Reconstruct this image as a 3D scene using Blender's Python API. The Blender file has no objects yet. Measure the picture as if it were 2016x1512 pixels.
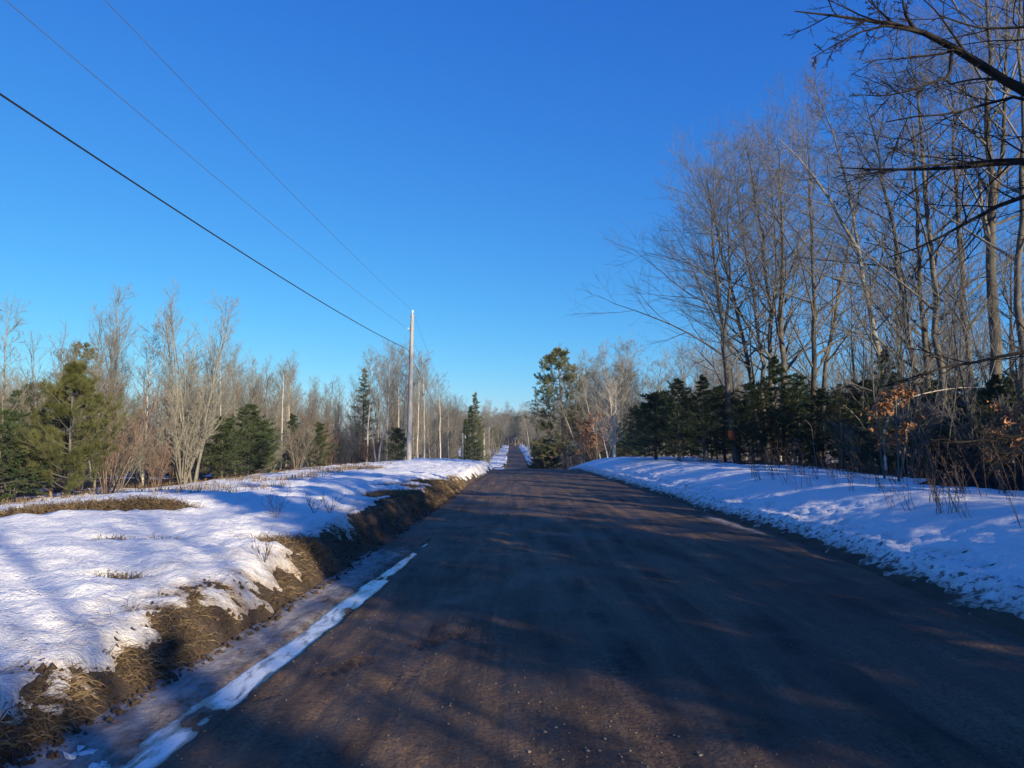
import bpy, math
import numpy as np
from mathutils import Vector

# ------------------------------------------------------------------ camera, sky, sun, exposure
SC = bpy.context.scene
COL = SC.collection
W_, H_, F_ = 2016.0, 1512.0, 1450.0
PITCH = math.atan(116.0 / F_)
CAM_H = 1.6
cam = bpy.data.cameras.new('camera'); cam.sensor_width = 36.0; cam.lens = 36.0 * F_ / W_
cam.clip_start = 0.05; cam.clip_end = 4000.0
camo = bpy.data.objects.new('camera', cam); COL.objects.link(camo)
camo.location = (0, 0, CAM_H); camo.rotation_euler = (math.pi / 2 + PITCH, 0, 0)
SC.camera = camo

SUN_AZ = math.radians(40.0)      # shadows run this far left of straight ahead
SUN_EL = math.radians(16.0)
world = bpy.data.worlds.new('World'); SC.world = world; world.use_nodes = True
wn = world.node_tree.nodes; wl = world.node_tree.links
bg = wn['Background']; sky = wn.new('ShaderNodeTexSky')
sky.sky_type = 'NISHITA'; sky.sun_disc = False
sky.sun_elevation = SUN_EL; sky.sun_rotation = math.pi - SUN_AZ
sky.altitude = 300; sky.air_density = 1.0; sky.dust_density = 0.0; sky.ozone_density = 10.0
sp_ = wn.new('ShaderNodeSeparateColor'); cb_ = wn.new('ShaderNodeCombineColor'); wl.new(sky.outputs[0], sp_.inputs[0])
for i_, (e_, k_) in enumerate(((1.4, 0.965), (1.0, 0.909), (0.5, 1.814))):      # deep clear winter blue: per-channel response of the sky
    p_ = wn.new('ShaderNodeMath'); p_.operation = 'POWER'; p_.inputs[1].default_value = e_; wl.new(sp_.outputs[i_], p_.inputs[0])
    m_ = wn.new('ShaderNodeMath'); m_.operation = 'MULTIPLY'; m_.inputs[1].default_value = k_; wl.new(p_.outputs[0], m_.inputs[0]); wl.new(m_.outputs[0], cb_.inputs[i_])
wl.new(cb_.outputs[0], bg.inputs[0])
bg.inputs[1].default_value = 0.12
sun = bpy.data.lights.new('sun', 'SUN'); sun.energy = 4.5; sun.angle = math.radians(0.53); sun.color = (1.0, 0.83, 0.56)
suno = bpy.data.objects.new('sun', sun); COL.objects.link(suno)
TRAVEL = Vector((-math.sin(SUN_AZ) * math.cos(SUN_EL), math.cos(SUN_AZ) * math.cos(SUN_EL), -math.sin(SUN_EL)))
suno.rotation_euler = TRAVEL.to_track_quat('-Z', 'Y').to_euler(); suno.location = (20, -30, 30)
SC.view_settings.view_transform = 'Standard'; SC.view_settings.look = 'None'
SC.view_settings.gamma = 1.0; SC.view_settings.use_curve_mapping = False
SC.view_settings.exposure = 0.85
SC.cycles.use_denoising = True
SC.cycles.max_bounces = 5; SC.cycles.diffuse_bounces = 3; SC.cycles.glossy_bounces = 2
SC.cycles.transparent_max_bounces = 4; SC.cycles.caustics_reflective = False; SC.cycles.caustics_refractive = False

# ------------------------------------------------------------------ helpers
def at(px, py, d):
    """point of the scene at forward distance d seen at photo pixel (px, py)"""
    u = (px - W_ / 2) / F_; v = (H_ / 2 - py) / F_
    fy = math.cos(PITCH) - v * math.sin(PITCH); fz = math.sin(PITCH) + v * math.cos(PITCH)
    return np.array((u * d / fy, d, CAM_H + fz * d / fy))

def hash2(i, j, seed):
    h = (i.astype(np.int64) * 374761393 + j.astype(np.int64) * 668265263 + seed * 974711) & 0xffffffff
    h = ((h ^ (h >> 13)) * 1274126177) & 0xffffffff
    h = (h ^ (h >> 16)) & 0xffffff
    return h / float(0xffffff)

def vnoise(x, y, seed=0):
    x = np.asarray(x, float); y = np.asarray(y, float)
    i = np.floor(x); j = np.floor(y); fx = x - i; fy = y - j
    fx = fx * fx * fx * (fx * (fx * 6 - 15) + 10); fy = fy * fy * fy * (fy * (fy * 6 - 15) + 10)
    a = hash2(i, j, seed); b = hash2(i + 1, j, seed); c = hash2(i, j + 1, seed); d = hash2(i + 1, j + 1, seed)
    return (a + (b - a) * fx) * (1 - fy) + (c + (d - c) * fx) * fy - 0.5      # -0.5..0.5

def fbm(x, y, seed=0, octv=4, gain=0.5):
    s = 0; a = 1.0
    for k in range(octv):
        s = s + a * vnoise(x * 2.03 ** k + 17.3 * k, y * 2.03 ** k - 9.1 * k, seed + k); a *= gain
    return s

def sstep(a, b, x):
    t = np.clip((x - a) / (b - a), 0, 1); return t * t * (3 - 2 * t)

def gauss(x, s): return np.exp(-(x / s) ** 2)

def build_mesh(name, V, faces, smooth=True, mats=(), midx=None):
    """faces: list of int arrays (n,3) or (n,4)"""
    V = np.ascontiguousarray(V, dtype=np.float32).reshape(-1, 3)
    me = bpy.data.meshes.new(name)
    me.vertices.add(len(V)); me.vertices.foreach_set('co', V.ravel())
    fl = [np.asarray(f, dtype=np.int32) for f in faces if len(f)]
    loops = np.concatenate([f.ravel() for f in fl]).astype(np.int32)
    cnt = np.concatenate([np.full(len(f), f.shape[1], np.int32) for f in fl])
    start = np.concatenate([[0], np.cumsum(cnt)[:-1]]).astype(np.int32)
    me.loops.add(len(loops)); me.loops.foreach_set('vertex_index', loops)
    me.polygons.add(len(cnt)); me.polygons.foreach_set('loop_start', start)
    if smooth: me.polygons.foreach_set('use_smooth', np.ones(len(cnt), bool))
    for m in mats: me.materials.append(m)
    if midx is not None: me.polygons.foreach_set('material_index', np.asarray(midx, np.int32))
    me.update(calc_edges=True)
    return me

def link(name, me, parent=None, loc=None):
    o = bpy.data.objects.new(name, me); COL.objects.link(o)
    if parent is not None: o.parent = parent
    if loc is not None: o.location = loc
    return o

def tag(o, label=None, cat=None, group=None, kind=None):
    if label: o['label'] = label
    if cat: o['category'] = cat
    if group: o['group'] = group
    if kind: o['kind'] = kind
    return o

class Geo:
    """collects tubes, blades and polygons for one mesh"""
    def __init__(self): self.v = []; self.f = []; self.n = 0
    def add(self, V, F):
        V = np.asarray(V, float).reshape(-1, 3)
        self.v.append(V); self.f.append(np.asarray(F, int) + self.n); self.n += len(V)
    def tubes(self, P, R, S):
        """P (N,K,3) R (N,K): N tubes of K rings with S sides"""
        P = np.asarray(P, float); R = np.asarray(R, float); N, K, _ = P.shape
        T = np.gradient(P, axis=1); T /= np.linalg.norm(T, axis=2, keepdims=True) + 1e-9
        m = T.mean(axis=1); ref = np.where((np.abs(m[:, 2]) < 0.85)[:, None], (0, 0, 1.0), (1.0, 0.1, 0))[:, None, :]
        U = np.cross(T, np.broadcast_to(ref, T.shape)); U /= np.linalg.norm(U, axis=2, keepdims=True) + 1e-9
        B = np.cross(T, U); a = np.arange(S) * 2 * math.pi / S
        V = P[:, :, None, :] + R[:, :, None, None] * (np.cos(a)[:, None] * U[:, :, None, :] + np.sin(a)[:, None] * B[:, :, None, :])
        idx = np.arange(N * K * S).reshape(N, K, S); nx = np.roll(idx, -1, axis=2)
        F = np.stack([idx[:, :-1], nx[:, :-1], nx[:, 1:], idx[:, 1:]], axis=-1).reshape(-1, 4)
        self.add(V, F)
    def blades(self, P, D, L, Wd, rng, bend=0.0):
        """thin triangles: base P (N,3), direction D, length L, width Wd"""
        N = len(P); D = D / (np.linalg.norm(D, axis=1, keepdims=True) + 1e-9)
        r = rng.normal(size=(N, 3)); s = np.cross(D, r); s /= np.linalg.norm(s, axis=1, keepdims=True) + 1e-9
        L = np.broadcast_to(L, (N,))[:, None]; Wd = np.broadcast_to(Wd, (N,))[:, None]
        V = np.stack([P - s * Wd / 2, P + s * Wd / 2, P + D * L + np.array((0, 0, bend)) * L], axis=1)
        self.add(V, np.arange(N * 3).reshape(N, 3))
    def mesh(self, name, mat, smooth=True):
        return build_mesh(name, np.concatenate(self.v), [f for f in self.f], smooth, [mat])

def frame(T):
    ref = np.where((np.abs(T[:, 2]) < 0.9)[:, None], (0, 0, 1.0), (1.0, 0, 0))
    U = np.cross(T, ref); U /= np.linalg.norm(U, axis=1, keepdims=True) + 1e-9
    return U, np.cross(T, U)

def sprout(rng, par, n, t0, t1, ang, angv, L, K, up=0.3, wob=0.08, rfac=0.5, rtip=0.004, taper=0.6, ratio=0.012, pw=1.0, flat=None, droop=0.0):
    """children of every polyline in par=(P,R); returns (P,R)"""
    P, R = par; N, K0, _ = P.shape
    idx = np.repeat(np.arange(N), n); M = N * n
    t = (np.tile(np.arange(n), N) + rng.random(M)) / n; t = t0 + (t1 - t0) * t ** pw
    s = t * (K0 - 1); i = np.clip(np.floor(s).astype(int), 0, K0 - 2); f = (s - i)[:, None]
    pos = P[idx, i] * (1 - f) + P[idx, i + 1] * f; r = R[idx, i] * (1 - f[:, 0]) + R[idx, i + 1] * f[:, 0]
    T = P[idx, i + 1] - P[idx, i]; T /= np.linalg.norm(T, axis=1, keepdims=True) + 1e-9
    U, B = frame(T)
    az = np.tile(np.arange(n) * 2.4, N) + rng.random(N)[idx] * 6.28 + rng.normal(size=M) * 0.5
    if flat is not None:                      # left/right of the parent, in its plane
        az = np.where(np.arange(M) % 2 == 0, 0, math.pi) + rng.normal(size=M) * flat
    a = np.radians(ang + rng.normal(size=M) * angv)[:, None]
    d = T * np.cos(a) + (U * np.cos(az)[:, None] + B * np.sin(az)[:, None]) * np.sin(a)
    plen = np.linalg.norm(np.diff(P, axis=1), axis=2).sum(1)[idx]
    Lc = (L if L > 0 else -L * plen) * (1 - taper * (t - t0) / (t1 - t0 + 1e-9)) * (0.65 + 0.7 * rng.random(M))
    pts = [pos]; st = (Lc / (K - 1))[:, None]
    for k in range(K - 1):
        d = d + np.array((0, 0, 1.0)) * (up - droop * (k / K)) / K + rng.normal(size=(M, 3)) * wob
        d /= np.linalg.norm(d, axis=1, keepdims=True) + 1e-9
        pts.append(pts[-1] + d * st)
    r0 = np.maximum(np.minimum(r * rfac, Lc * ratio), rtip * 1.15)
    Rn = r0[:, None] + (rtip - r0)[:, None] * np.linspace(0, 1, K)[None] ** 0.85
    return np.stack(pts, axis=1), Rn

def resample(pts, K):
    pts = np.asarray(pts, float); seg = np.linalg.norm(np.diff(pts, axis=0), axis=1); s = np.concatenate([[0], np.cumsum(seg)])
    u = np.linspace(0, s[-1], 64); q = np.stack([np.interp(u, s, pts[:, k]) for k in range(3)], 1)
    for _ in range(6): q[1:-1] = (q[:-2] + 2 * q[1:-1] + q[2:]) / 4
    j = np.linspace(0, 63, K); return np.stack([np.interp(j, np.arange(64), q[:, k]) for k in range(3)], 1)

# ------------------------------------------------------------------ materials
def mat_new(name):
    m = bpy.data.materials.new(name); m.use_nodes = True
    nt = m.node_tree; b = nt.nodes['Principled BSDF']; return m, nt, b

def nd(nt, t, **kw):
    n = nt.nodes.new(t)
    for k, v in kw.items(): setattr(n, k, v)
    return n

def noise(nt, scale, detail=4, rough=0.55, vec=None, dist=0.0):
    n = nd(nt, 'ShaderNodeTexNoise'); n.inputs['Scale'].default_value = scale; n.inputs['Detail'].default_value = detail
    n.inputs['Roughness'].default_value = rough; n.inputs['Distortion'].default_value = dist
    if vec is not None: nt.links.new(vec, n.inputs['Vector'])
    return n.outputs['Fac']

def ramp(nt, fac, stops):
    r = nd(nt, 'ShaderNodeValToRGB'); e = r.color_ramp.elements
    while len(e) < len(stops): e.new(0.5)
    for el, (p, c) in zip(e, stops):
        el.position = p; el.color = (c[0], c[1], c[2], 1) if not isinstance(c, (int, float)) else (c, c, c, 1)
    nt.links.new(fac, r.inputs['Fac']); return r.outputs['Color']

def mix(nt, fac, a, b):
    m = nd(nt, 'ShaderNodeMix', data_type='RGBA')
    for sock, v in ((m.inputs[0], fac), (m.inputs[6], a), (m.inputs[7], b)):
        if isinstance(v, (int, float)): sock.default_value = v
        elif isinstance(v, tuple): sock.default_value = (*v, 1)
        else: nt.links.new(v, sock)
    return m.outputs[2]

def math_(nt, op, a, b=0.0):
    m = nd(nt, 'ShaderNodeMath', operation=op)
    for s, v in zip(m.inputs, (a, b)):
        if isinstance(v, (int, float)): s.default_value = v
        else: nt.links.new(v, s)
    return m.outputs[0]

def scaled(nt, src, sc):
    m = nd(nt, 'ShaderNodeMapping'); m.inputs['Scale'].default_value = sc; nt.links.new(src, m.inputs['Vector']); return m.outputs[0]

def bump(nt, b, h, strength, dist):
    n = nd(nt, 'ShaderNodeBump'); n.inputs['Strength'].default_value = strength; n.inputs['Distance'].default_value = dist
    nt.links.new(h, n.inputs['Height']); nt.links.new(n.outputs[0], b.inputs['Normal'])

def attr(nt, name):
    a = nd(nt, 'ShaderNodeAttribute'); a.attribute_name = name; return a.outputs['Fac']

def mat_snow():
    m, nt, b = mat_new('snow'); geo = nd(nt, 'ShaderNodeNewGeometry'); pos = geo.outputs['Position']
    d = attr(nt, 'dirt')
    n1 = noise(nt, 3.2, 6, 0.62, scaled(nt, pos, (1, 0.7, 1))); n2 = noise(nt, 26, 4, 0.6, pos)
    f = math_(nt, 'ADD', math_(nt, 'MULTIPLY', n1, 1.0), math_(nt, 'MULTIPLY', n2, 0.35))
    f = math_(nt, 'ADD', f, math_(nt, 'SUBTRACT', d, 0.98))
    f2 = ramp(nt, f, [(0.0, 0.0), (0.55, 1.0)])
    c = mix(nt, f2, (0.90, 0.905, 0.915), (0.40, 0.32, 0.24))
    sk = attr(nt, 'speck'); ns = noise(nt, 11, 4, 0.65, scaled(nt, pos, (1.0, 0.8, 1.0)), 0.3)
    f3 = ramp(nt, math_(nt, 'ADD', ns, math_(nt, 'SUBTRACT', sk, 0.5)), [(0.50, 0.0), (0.60, 0.92)])
    c = mix(nt, f3, c, (0.085, 0.065, 0.05))
    nt.links.new(c, b.inputs['Base Color']); b.inputs['Roughness'].default_value = 0.55
    b.inputs['Specular IOR Level'].default_value = 0.25
    h = math_(nt, 'ADD', noise(nt, 9, 5, 0.6, pos), math_(nt, 'MULTIPLY', noise(nt, 55, 3, 0.65, pos), 0.45))
    bump(nt, b, h, 0.8, 0.07); return m

def mat_ground():
    m, nt, b = mat_new('thawed_earth'); pos = nd(nt, 'ShaderNodeNewGeometry').outputs['Position']
    n1 = noise(nt, 2.2, 5, 0.6, pos); n2 = noise(nt, 35, 4, 0.65, pos)
    c = ramp(nt, n1, [(0.3, (0.055, 0.036, 0.022)), (0.5, (0.11, 0.075, 0.045)), (0.7, (0.17, 0.115, 0.065))])
    c = mix(nt, math_(nt, 'MULTIPLY', n2, 0.8), c, (0.05, 0.033, 0.022))
    nt.links.new(c, b.inputs['Base Color']); b.inputs['Roughness'].default_value = 0.9
    bump(nt, b, n2, 0.9, 0.06); return m

def mat_road():
    m, nt, b = mat_new('dirt_road'); pos = nd(nt, 'ShaderNodeNewGeometry').outputs['Position']
    lng = scaled(nt, pos, (3.2, 0.30, 1)); n1 = noise(nt, 1.0, 6, 0.6, lng, 0.5)
    n2 = noise(nt, 0.9, 5, 0.6, pos, 0.6); n3 = noise(nt, 38, 5, 0.72, pos)
    trk = noise(nt, 1.0, 3, 0.55, scaled(nt, pos, (22.0, 0.5, 1)))
    c = ramp(nt, n1, [(0.36, (0.068, 0.045, 0.031)), (0.5, (0.155, 0.100, 0.063)), (0.64, (0.245, 0.160, 0.100))])
    c = mix(nt, ramp(nt, n2, [(0.42, 0.0), (0.62, 0.7)]), c, (0.085, 0.057, 0.039))
    c = mix(nt, ramp(nt, n3, [(0.36, 0.75), (0.56, 0.0)]), c, (0.035, 0.026, 0.02))
    c = mix(nt, ramp(nt, trk, [(0.55, 0.0), (0.7, 0.28)]), c, (0.045, 0.032, 0.024))
    sl = attr(nt, 'slush'); ns = noise(nt, 5, 6, 0.68, scaled(nt, pos, (1.5, 0.8, 1)), 0.5)
    f = ramp(nt, math_(nt, 'ADD', ns, math_(nt, 'SUBTRACT', sl, 0.72)), [(0.30, 0.0), (0.62, 0.95)])
    c = mix(nt, f, c, mix(nt, noise(nt, 17, 4, 0.7, pos), (0.20, 0.155, 0.125), (0.62, 0.60, 0.58)))
    nt.links.new(c, b.inputs['Base Color'])
    rr = ramp(nt, n2, [(0.35, 0.9), (0.66, 0.55)]); nt.links.new(rr, b.inputs['Roughness'])
    b.inputs['Specular IOR Level'].default_value = 0.3
    h = math_(nt, 'ADD', math_(nt, 'MULTIPLY', n3, 0.5), math_(nt, 'MULTIPLY', trk, 0.35))
    h = math_(nt, 'ADD', h, math_(nt, 'MULTIPLY', noise(nt, 14, 4, 0.6, pos), 0.7))
    bump(nt, b, h, 0.9, 0.04); return m

def mat_ice():
    m, nt, b = mat_new('ice'); pos = nd(nt, 'ShaderNodeNewGeometry').outputs['Position']
    n = noise(nt, 4.5, 7, 0.7, scaled(nt, pos, (1.8, 0.55, 1)), 0.6)
    c = ramp(nt, n, [(0.36, (0.10, 0.075, 0.06)), (0.43, (0.38, 0.36, 0.35)), (0.50, (0.66, 0.69, 0.73)), (0.7, (0.78, 0.81, 0.85))])
    ed = math_(nt, 'ADD', math_(nt, 'MULTIPLY', attr(nt, 'depth'), 42.0), math_(nt, 'SUBTRACT', noise(nt, 9, 5, 0.72, scaled(nt, pos, (1.6, 0.6, 1))), 0.66))
    c = mix(nt, ramp(nt, ed, [(0.0, 0.0), (0.50, 1.0)]), (0.16, 0.125, 0.10), c)
    nt.links.new(c, b.inputs['Base Color']); b.inputs['Roughness'].default_value = 0.22
    bump(nt, b, noise(nt, 20, 3, 0.6, pos), 0.25, 0.01); return m

def mat_bark(name, c0, c1, scale=6.0, random=0.25, vscale=0.25, rough=0.85):
    m, nt, b = mat_new(name); tc = nd(nt, 'ShaderNodeTexCoord').outputs['Object']
    n1 = noise(nt, scale, 5, 0.65, scaled(nt, tc, (1, 1, vscale))); n2 = noise(nt, 1.3, 3, 0.5, tc)
    f = math_(nt, 'ADD', math_(nt, 'MULTIPLY', n1, 0.7), math_(nt, 'MULTIPLY', n2, 0.3))
    c = ramp(nt, f, [(0.35, c0), (0.62, c1)])
    oi = nd(nt, 'ShaderNodeObjectInfo').outputs['Random']
    hs = nd(nt, 'ShaderNodeHueSaturation'); nt.links.new(c, hs.inputs['Color'])
    nt.links.new(math_(nt, 'ADD', math_(nt, 'MULTIPLY', oi, 2 * random), 1 - random), hs.inputs['Value'])
    nt.links.new(hs.outputs[0], b.inputs['Base Color']); b.inputs['Roughness'].default_value = rough
    b.inputs['Specular IOR Level'].default_value = 0.2
    bump(nt, b, n1, 0.6, 0.03); return m

def mat_leaf(name, c0, c1, scale=1.2, random=0.25, trans=0.0):
    m, nt, b = mat_new(name); tc = nd(nt, 'ShaderNodeTexCoord').outputs['Object']
    n1 = noise(nt, scale, 3, 0.6, tc); n2 = noise(nt, 40, 2, 0.5, tc)
    f = math_(nt, 'ADD', math_(nt, 'MULTIPLY', n1, 0.6), math_(nt, 'MULTIPLY', n2, 0.4))
    c = ramp(nt, f, [(0.35, c0), (0.65, c1)])
    oi = nd(nt, 'ShaderNodeObjectInfo').outputs['Random']
    hs = nd(nt, 'ShaderNodeHueSaturation'); nt.links.new(c, hs.inputs['Color'])
    nt.links.new(math_(nt, 'ADD', math_(nt, 'MULTIPLY', oi, 2 * random), 1 - random), hs.inputs['Value'])
    nt.links.new(hs.outputs[0], b.inputs['Base Color']); b.inputs['Roughness'].default_value = 0.65
    b.inputs['Specular IOR Level'].default_value = 0.25
    return m

def mat_plain(name, c, rough=0.6, metal=0.0, var=0.3, scale=12):
    m, nt, b = mat_new(name); tc = nd(nt, 'ShaderNodeTexCoord').outputs['Object']
    n = noise(nt, scale, 4, 0.6, tc)
    nt.links.new(ramp(nt, n, [(0.3, tuple(x * (1 - var) for x in c)), (0.7, tuple(min(1, x * (1 + var)) for x in c))]), b.inputs['Base Color'])
    b.inputs['Roughness'].default_value = rough; b.inputs['Metallic'].default_value = metal; return m

M_SNOW = mat_snow(); M_GROUND = mat_ground(); M_ROAD = mat_road(); M_ICE = mat_ice()
M_BARK = mat_bark('grey_bark', (0.050, 0.046, 0.041), (0.160, 0.148, 0.130))
M_TWIG = mat_bark('twig_bark', (0.10, 0.095, 0.087), (0.20, 0.188, 0.170), 3.0, 0.2, 1.0)
M_YBARK = mat_bark('young_bark', (0.14, 0.132, 0.112), (0.31, 0.292, 0.248))
M_YTWIG = mat_bark('young_twig_bark', (0.14, 0.132, 0.108), (0.27, 0.252, 0.208), 3.0, 0.22, 1.0)
M_BIRCH = mat_bark('pale_bark', (0.34, 0.30, 0.25), (0.62, 0.57, 0.49), 5.0, 0.12, 1.6)
M_PBARK = mat_bark('pine_bark', (0.13, 0.085, 0.06), (0.30, 0.21, 0.155))
M_REDTW = mat_bark('red_twig_bark', (0.12, 0.085, 0.066), (0.21, 0.150, 0.115), 3.0, 0.2, 1.0)
M_FIR = mat_leaf('fir_needles', (0.024, 0.042, 0.020), (0.066, 0.092, 0.040))
M_PINE = mat_leaf('pine_needles', (0.048, 0.060, 0.022), (0.125, 0.130, 0.046))
M_WPINE = mat_leaf('white_pine_needles', (0.062, 0.080, 0.036), (0.150, 0.160, 0.066))
M_DEADLEAF = mat_leaf('dry_beech_leaves', (0.20, 0.085, 0.035), (0.42, 0.22, 0.105), 3.0, 0.15)
M_LITTER = mat_leaf('leaf_litter', (0.075, 0.038, 0.022), (0.21, 0.115, 0.062), 8.0, 0.0)
M_STRAW = mat_leaf('dry_grass', (0.070, 0.047, 0.027), (0.30, 0.22, 0.125), 9.0, 0.0)
M_WEED = mat_plain('weed_stalk', (0.085, 0.055, 0.040), 0.8)
M_POLE = mat_bark('weathered_pole', (0.30, 0.285, 0.27), (0.52, 0.50, 0.475), 14.0, 0.0, 0.05)
M_METAL = mat_plain('grey_metal', (0.62, 0.63, 0.64), 0.5, 0.0)
M_PORC = mat_plain('insulator', (0.75, 0.76, 0.77), 0.25, 0.0, 0.1)
M_CABLE = mat_plain('black_cable', (0.018, 0.018, 0.02), 0.5)
M_WIRE = mat_plain('bare_wire', (0.11, 0.12, 0.135), 0.55)
M_ORANGE = mat_plain('orange_paint', (0.85, 0.13, 0.03), 0.5, 0.0, 0.15)
M_ROT = mat_bark('rotten_wood', (0.012, 0.010, 0.009), (0.034, 0.028, 0.024))
M_STONE = mat_plain('gravel_stone', (0.19, 0.155, 0.125), 0.8, 0.0, 0.5, 30)

# ------------------------------------------------------------------ terrain functions
_yy = np.linspace(-120, 900, 2041)
_zz = np.interp(_yy, [-120, 36, 44, 52, 60, 90, 130, 160, 191, 300, 500, 540, 580, 700, 900], [0, 0, -0.03, -0.2, -0.6, -3.2, -5.9, -6.15, -5.4, -3.3, -0.75, -0.6, 0.2, 5.0, 5.0])
_k = np.exp(-(np.arange(-24, 25) / 9.0) ** 2); _k /= _k.sum()
_zz = np.convolve(np.pad(_zz, 24, mode='edge'), _k, mode='valid')
def zr(y): return np.interp(y, _yy, _zz)
def xl(y): return np.interp(y, [-60, 3, 4.7, 6, 12, 24, 40, 60, 190, 500, 900], [-2.6, -2.58, -2.44, -2.32, -2.08, -1.75, -1.35, -1.3, -1.5, -2.1, -2.1]) + 0.05 * vnoise(y * 1.3, y * 0, 3) + 0.10 * vnoise(y * 0.35, y * 0, 4)
def xr(y): return np.interp(y, [-60, 6, 12, 22, 40, 60, 190, 500, 900], [4.3, 4.28, 4.6, 4.5, 4.1, 4.3, 4.6, 3.9, 3.9]) + 0.10 * vnoise(y * 0.6, y * 0, 5)

HUM = [(-6.5, 10.7, 1.25, 0.28, 0.55), (-5.6, 11.6, 0.8, 0.22, 0.5)]     # brown hummock in the left field
def ground(x, y):
    """bare earth height"""
    x = np.asarray(x, float); y = np.asarray(y, float)
    L = xl(y) - x; R = x - xr(y)
    bh = np.interp(y, [-60, 3, 4.5, 6, 8, 10, 14, 25, 34, 44, 60, 200, 900], [0.16, 0.18, 0.22, 0.30, 0.36, 0.42, 0.46, 0.38, 0.40, 0.48, 0.35, 0.3, 0.3])
    left = bh * sstep(-0.03, 0.46, L + 0.16 * vnoise(x * 2.2, y * 2.2, 11)) + 0.06 * sstep(0.5, 3.0, L) - 0.34 * sstep(3.5, 10, L) - 0.16 * sstep(9, 22, L)
    right = 0.34 * sstep(-0.05, 1.15, R) + 0.32 * sstep(0.7, 2.6, R) - 0.25 * sstep(5.5, 14, R)
    off = np.where(L > -0.03, left, np.where(R > -0.05, right, 0.0))
    outside = np.maximum(sstep(0.0, 0.6, L), sstep(0.0, 0.8, R))
    rough = 0.05 * fbm(x * 1.7, y * 1.7, 21, 4) * outside + 0.16 * fbm(x * 0.22, y * 0.22, 31, 3) * np.maximum(sstep(1, 5, L), sstep(1.5, 6, R))
    zc = zr(y); zc = np.where(zc < 0, zc * (1 - 0.75 * sstep(12, 48, np.abs(x - 1.0))), zc)
    z = zc + off + rough - 0.07 * (1 - np.maximum(sstep(-0.06, 0.14, L), sstep(-0.06, 0.14, R)))
    for (hx, hy, sx, sy, hh) in HUM:
        c, s = math.cos(0.62), math.sin(0.62); dx = (x - hx) * c + (y - hy) * s; dy = -(x - hx) * s + (y - hy) * c
        z = z + 0.30 * hh * np.exp(-(dx / sx) ** 2 - (dy / (sy * 1.5)) ** 2)
    return z

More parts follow.
